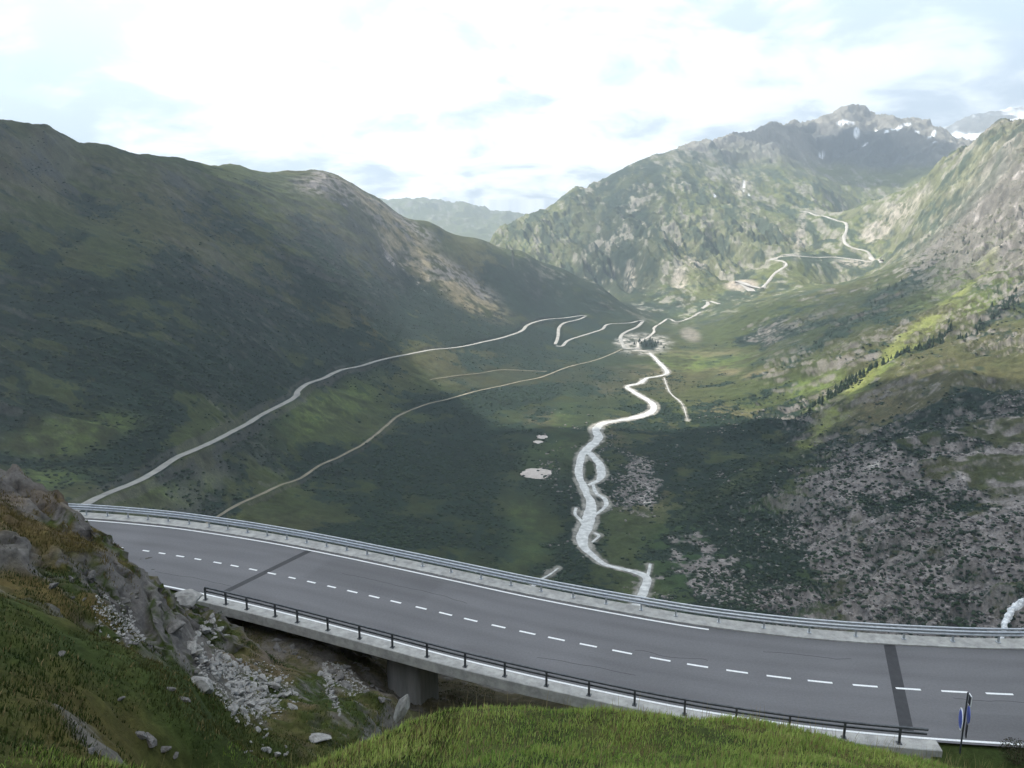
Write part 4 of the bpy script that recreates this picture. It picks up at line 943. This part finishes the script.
# ------------------------------------------------------------------ unseen cumulus added above the frame, placed by where its shadows should fall
SUN_EL, SUN_AZ = 46, -72       # azimuth from +Y toward +X
def cloud(sx_, sy_, sz_, rx, ry, alt, rot, seed, n=46):
    k = (alt-sz_)/math.tan(R(SUN_EL)); cx_ = sx_+math.sin(R(SUN_AZ))*k; cy_ = sy_+math.cos(R(SUN_AZ))*k
    t = np.linspace(0, 2*np.pi, n*2, endpoint=False); q = np.linspace(-np.pi/2, np.pi/2, n)
    T, Q = np.meshgrid(t, q); ux, uy, uz = np.cos(Q)*np.cos(T), np.cos(Q)*np.sin(T), np.sin(Q)
    d = 1+.42*fbm(ux*2.2+seed, uy*2.2+uz*1.7, 1, 5, seed, .6); X = ux*d*rx; Y = uy*d*ry; Z = uz*d*np.where(uz > 0, .30, .12)*min(rx, ry)
    c, s_ = math.cos(R(rot)), math.sin(R(rot)); V = np.stack([X*c-Y*s_+cx_, X*s_+Y*c+cy_, Z+alt], -1).reshape(-1, 3)
    I = np.arange(V.shape[0]).reshape(T.shape); J = np.roll(I, -1, 1)
    F = np.stack([I[:-1], J[:-1], J[1:], I[1:]], -1).reshape(-1, 4); return V, F
M['cloud'] = noise_mat('cloud_white', (.85,.86,.88), (.95,.95,.95), .002, 1, 0)
SHADE_CLOUDS = [(0,35,-20,330,260,1050,10,1),(-1000,1600,-150,620,1150,1500,22,2),(260,1000,-400,720,520,1500,0,7),(2350,5750,300,620,330,2300,0,4)]
cl = []
for a in SHADE_CLOUDS: cl.append(cloud(*a))
tag(make('shade_clouds', cl, M['cloud']), kind='structure')
# ------------------------------------------------------------------ haze
hz = MB().box((0, 0, 200), (35000, 35000, 3400)).build('haze', None); tag(hz, kind='stuff')
hm = bpy.data.materials.new('haze_air'); hm.use_nodes = True; nt = hm.node_tree; nt.nodes.clear()
o = nt.nodes.new('ShaderNodeOutputMaterial'); v = nt.nodes.new('ShaderNodeVolumePrincipled')
v.inputs['Color'].default_value = (.68,.84,1,1); v.inputs['Density'].default_value = 1.05e-4; v.inputs['Anisotropy'].default_value = .3
nt.links.new(v.outputs[0], o.inputs['Volume']); hz.data.materials.append(hm)
zmin = float(GZ.min()); zmax = float(GZ.max())
hz.location.z = 0; me = hz.data
for vv in me.vertices: vv.co.z = zmin-3 if vv.co.z < 0 else max(zmax+20, 60)

# ------------------------------------------------------------------ sky, sun, camera
SUN_EL, SUN_AZ = 46, -72       # azimuth from +Y toward +X
w = bpy.data.worlds.new('World'); scene.world = w; w.use_nodes = True; nt = w.node_tree; nt.nodes.clear()
N = nt.nodes.new; Lk = nt.links.new
out = N('ShaderNodeOutputWorld'); bg = N('ShaderNodeBackground'); bg.inputs['Strength'].default_value = .1; Lk(bg.outputs[0], out.inputs[0])
sky = N('ShaderNodeTexSky'); sky.sky_type = 'NISHITA'; sky.sun_disc = False; sky.sun_elevation = R(SUN_EL); sky.sun_rotation = R(SUN_AZ); sky.altitude = 2200; sky.air_density = 1.2; sky.dust_density = 1.5
tc = N('ShaderNodeTexCoord'); sx = N('ShaderNodeSeparateXYZ'); Lk(tc.outputs['Generated'], sx.inputs[0])
def mth(op, a, b=None):
    n = N('ShaderNodeMath'); n.operation = op
    for k, v in enumerate((a, b)):
        if v is None: continue
        if isinstance(v, (int, float)): n.inputs[k].default_value = v
        else: Lk(v, n.inputs[k])
    return n.outputs[0]
zz = mth('ADD', mth('MAXIMUM', sx.outputs['Z'], 0.0), .30)
cx = N('ShaderNodeCombineXYZ'); Lk(mth('DIVIDE', sx.outputs['X'], zz), cx.inputs[0]); Lk(mth('DIVIDE', sx.outputs['Y'], zz), cx.inputs[1])
def nz(scale, det, off, rough=.55):
    mp = N('ShaderNodeMapping'); mp.inputs['Location'].default_value = off; Lk(cx.outputs[0], mp.inputs[0])
    n = N('ShaderNodeTexNoise'); n.inputs['Scale'].default_value = scale; n.inputs['Detail'].default_value = det; n.inputs['Roughness'].default_value = rough; n.inputs['Distortion'].default_value = .3
    Lk(mp.outputs[0], n.inputs['Vector']); return n.outputs['Fac']
def mrange(v, a, b, c, d):
    n = N('ShaderNodeMapRange'); n.interpolation_type = 'SMOOTHSTEP'; Lk(v, n.inputs[0])
    for k, q in enumerate((a, b, c, d)): n.inputs[k+1].default_value = q
    return n.outputs[0]
cov = nz(2.2, 10, (3.1, 1.7, 0)); shade = nz(3.2, 10, (9.3, 4.1, 2), .62)
# fewer clouds towards the upper right and upper left
wide = mrange(mth('ABSOLUTE', mth('SUBTRACT', sx.outputs['X'], -.02)), .22, .55, 0, 1); high = mrange(sx.outputs['Z'], .11, .21, 0, 1)
cov2 = mth('SUBTRACT', mth('ADD', cov, .20), mth('MULTIPLY', mth('MULTIPLY', wide, high), .34))
cf = mrange(cov2, .42, .60, 0, 1)
ccol = N('ShaderNodeMixRGB'); Lk(mrange(mth('ADD', shade, mth('MULTIPLY', mth('SUBTRACT', .30, wide), .16)), .40, .60, 0, 1), ccol.inputs[0]); ccol.inputs[1].default_value = (3.5, 3.9, 4.4, 1); ccol.inputs[2].default_value = (11.5, 11.4, 11.1, 1)
mx = N('ShaderNodeMixRGB'); Lk(cf, mx.inputs[0]); Lk(sky.outputs[0], mx.inputs[1]); Lk(ccol.outputs[0], mx.inputs[2])
Lk(mx.outputs[0], bg.inputs['Color'])
sl_ = bpy.data.lights.new('sun', 'SUN'); sl_.energy = 5.0; sl_.angle = R(.6); sl_.color = (1, .93, .82)
so = bpy.data.objects.new('sun', sl_); C.objects.link(so)
d = Vector((math.sin(R(SUN_AZ))*math.cos(R(SUN_EL)), math.cos(R(SUN_AZ))*math.cos(R(SUN_EL)), math.sin(R(SUN_EL))))
so.rotation_euler = d.to_track_quat('Z', 'Y').to_euler()
cam = bpy.data.cameras.new('camera'); co = bpy.data.objects.new('camera', cam); C.objects.link(co); scene.camera = co
cam.sensor_width = 36; cam.lens = F_PX*36/1024; cam.clip_end = 80000; cam.clip_start = .1
co.location = (0, 0, 0); co.rotation_euler = (math.pi/2-PITCH, 0, 0)
scene.view_settings.view_transform = 'Standard'; scene.view_settings.look = 'None'; scene.view_settings.exposure = 1.45; scene.view_settings.gamma = 1
scene.cycles.use_denoising = True
scene.cycles.max_bounces = 4; scene.cycles.volume_bounces = 0
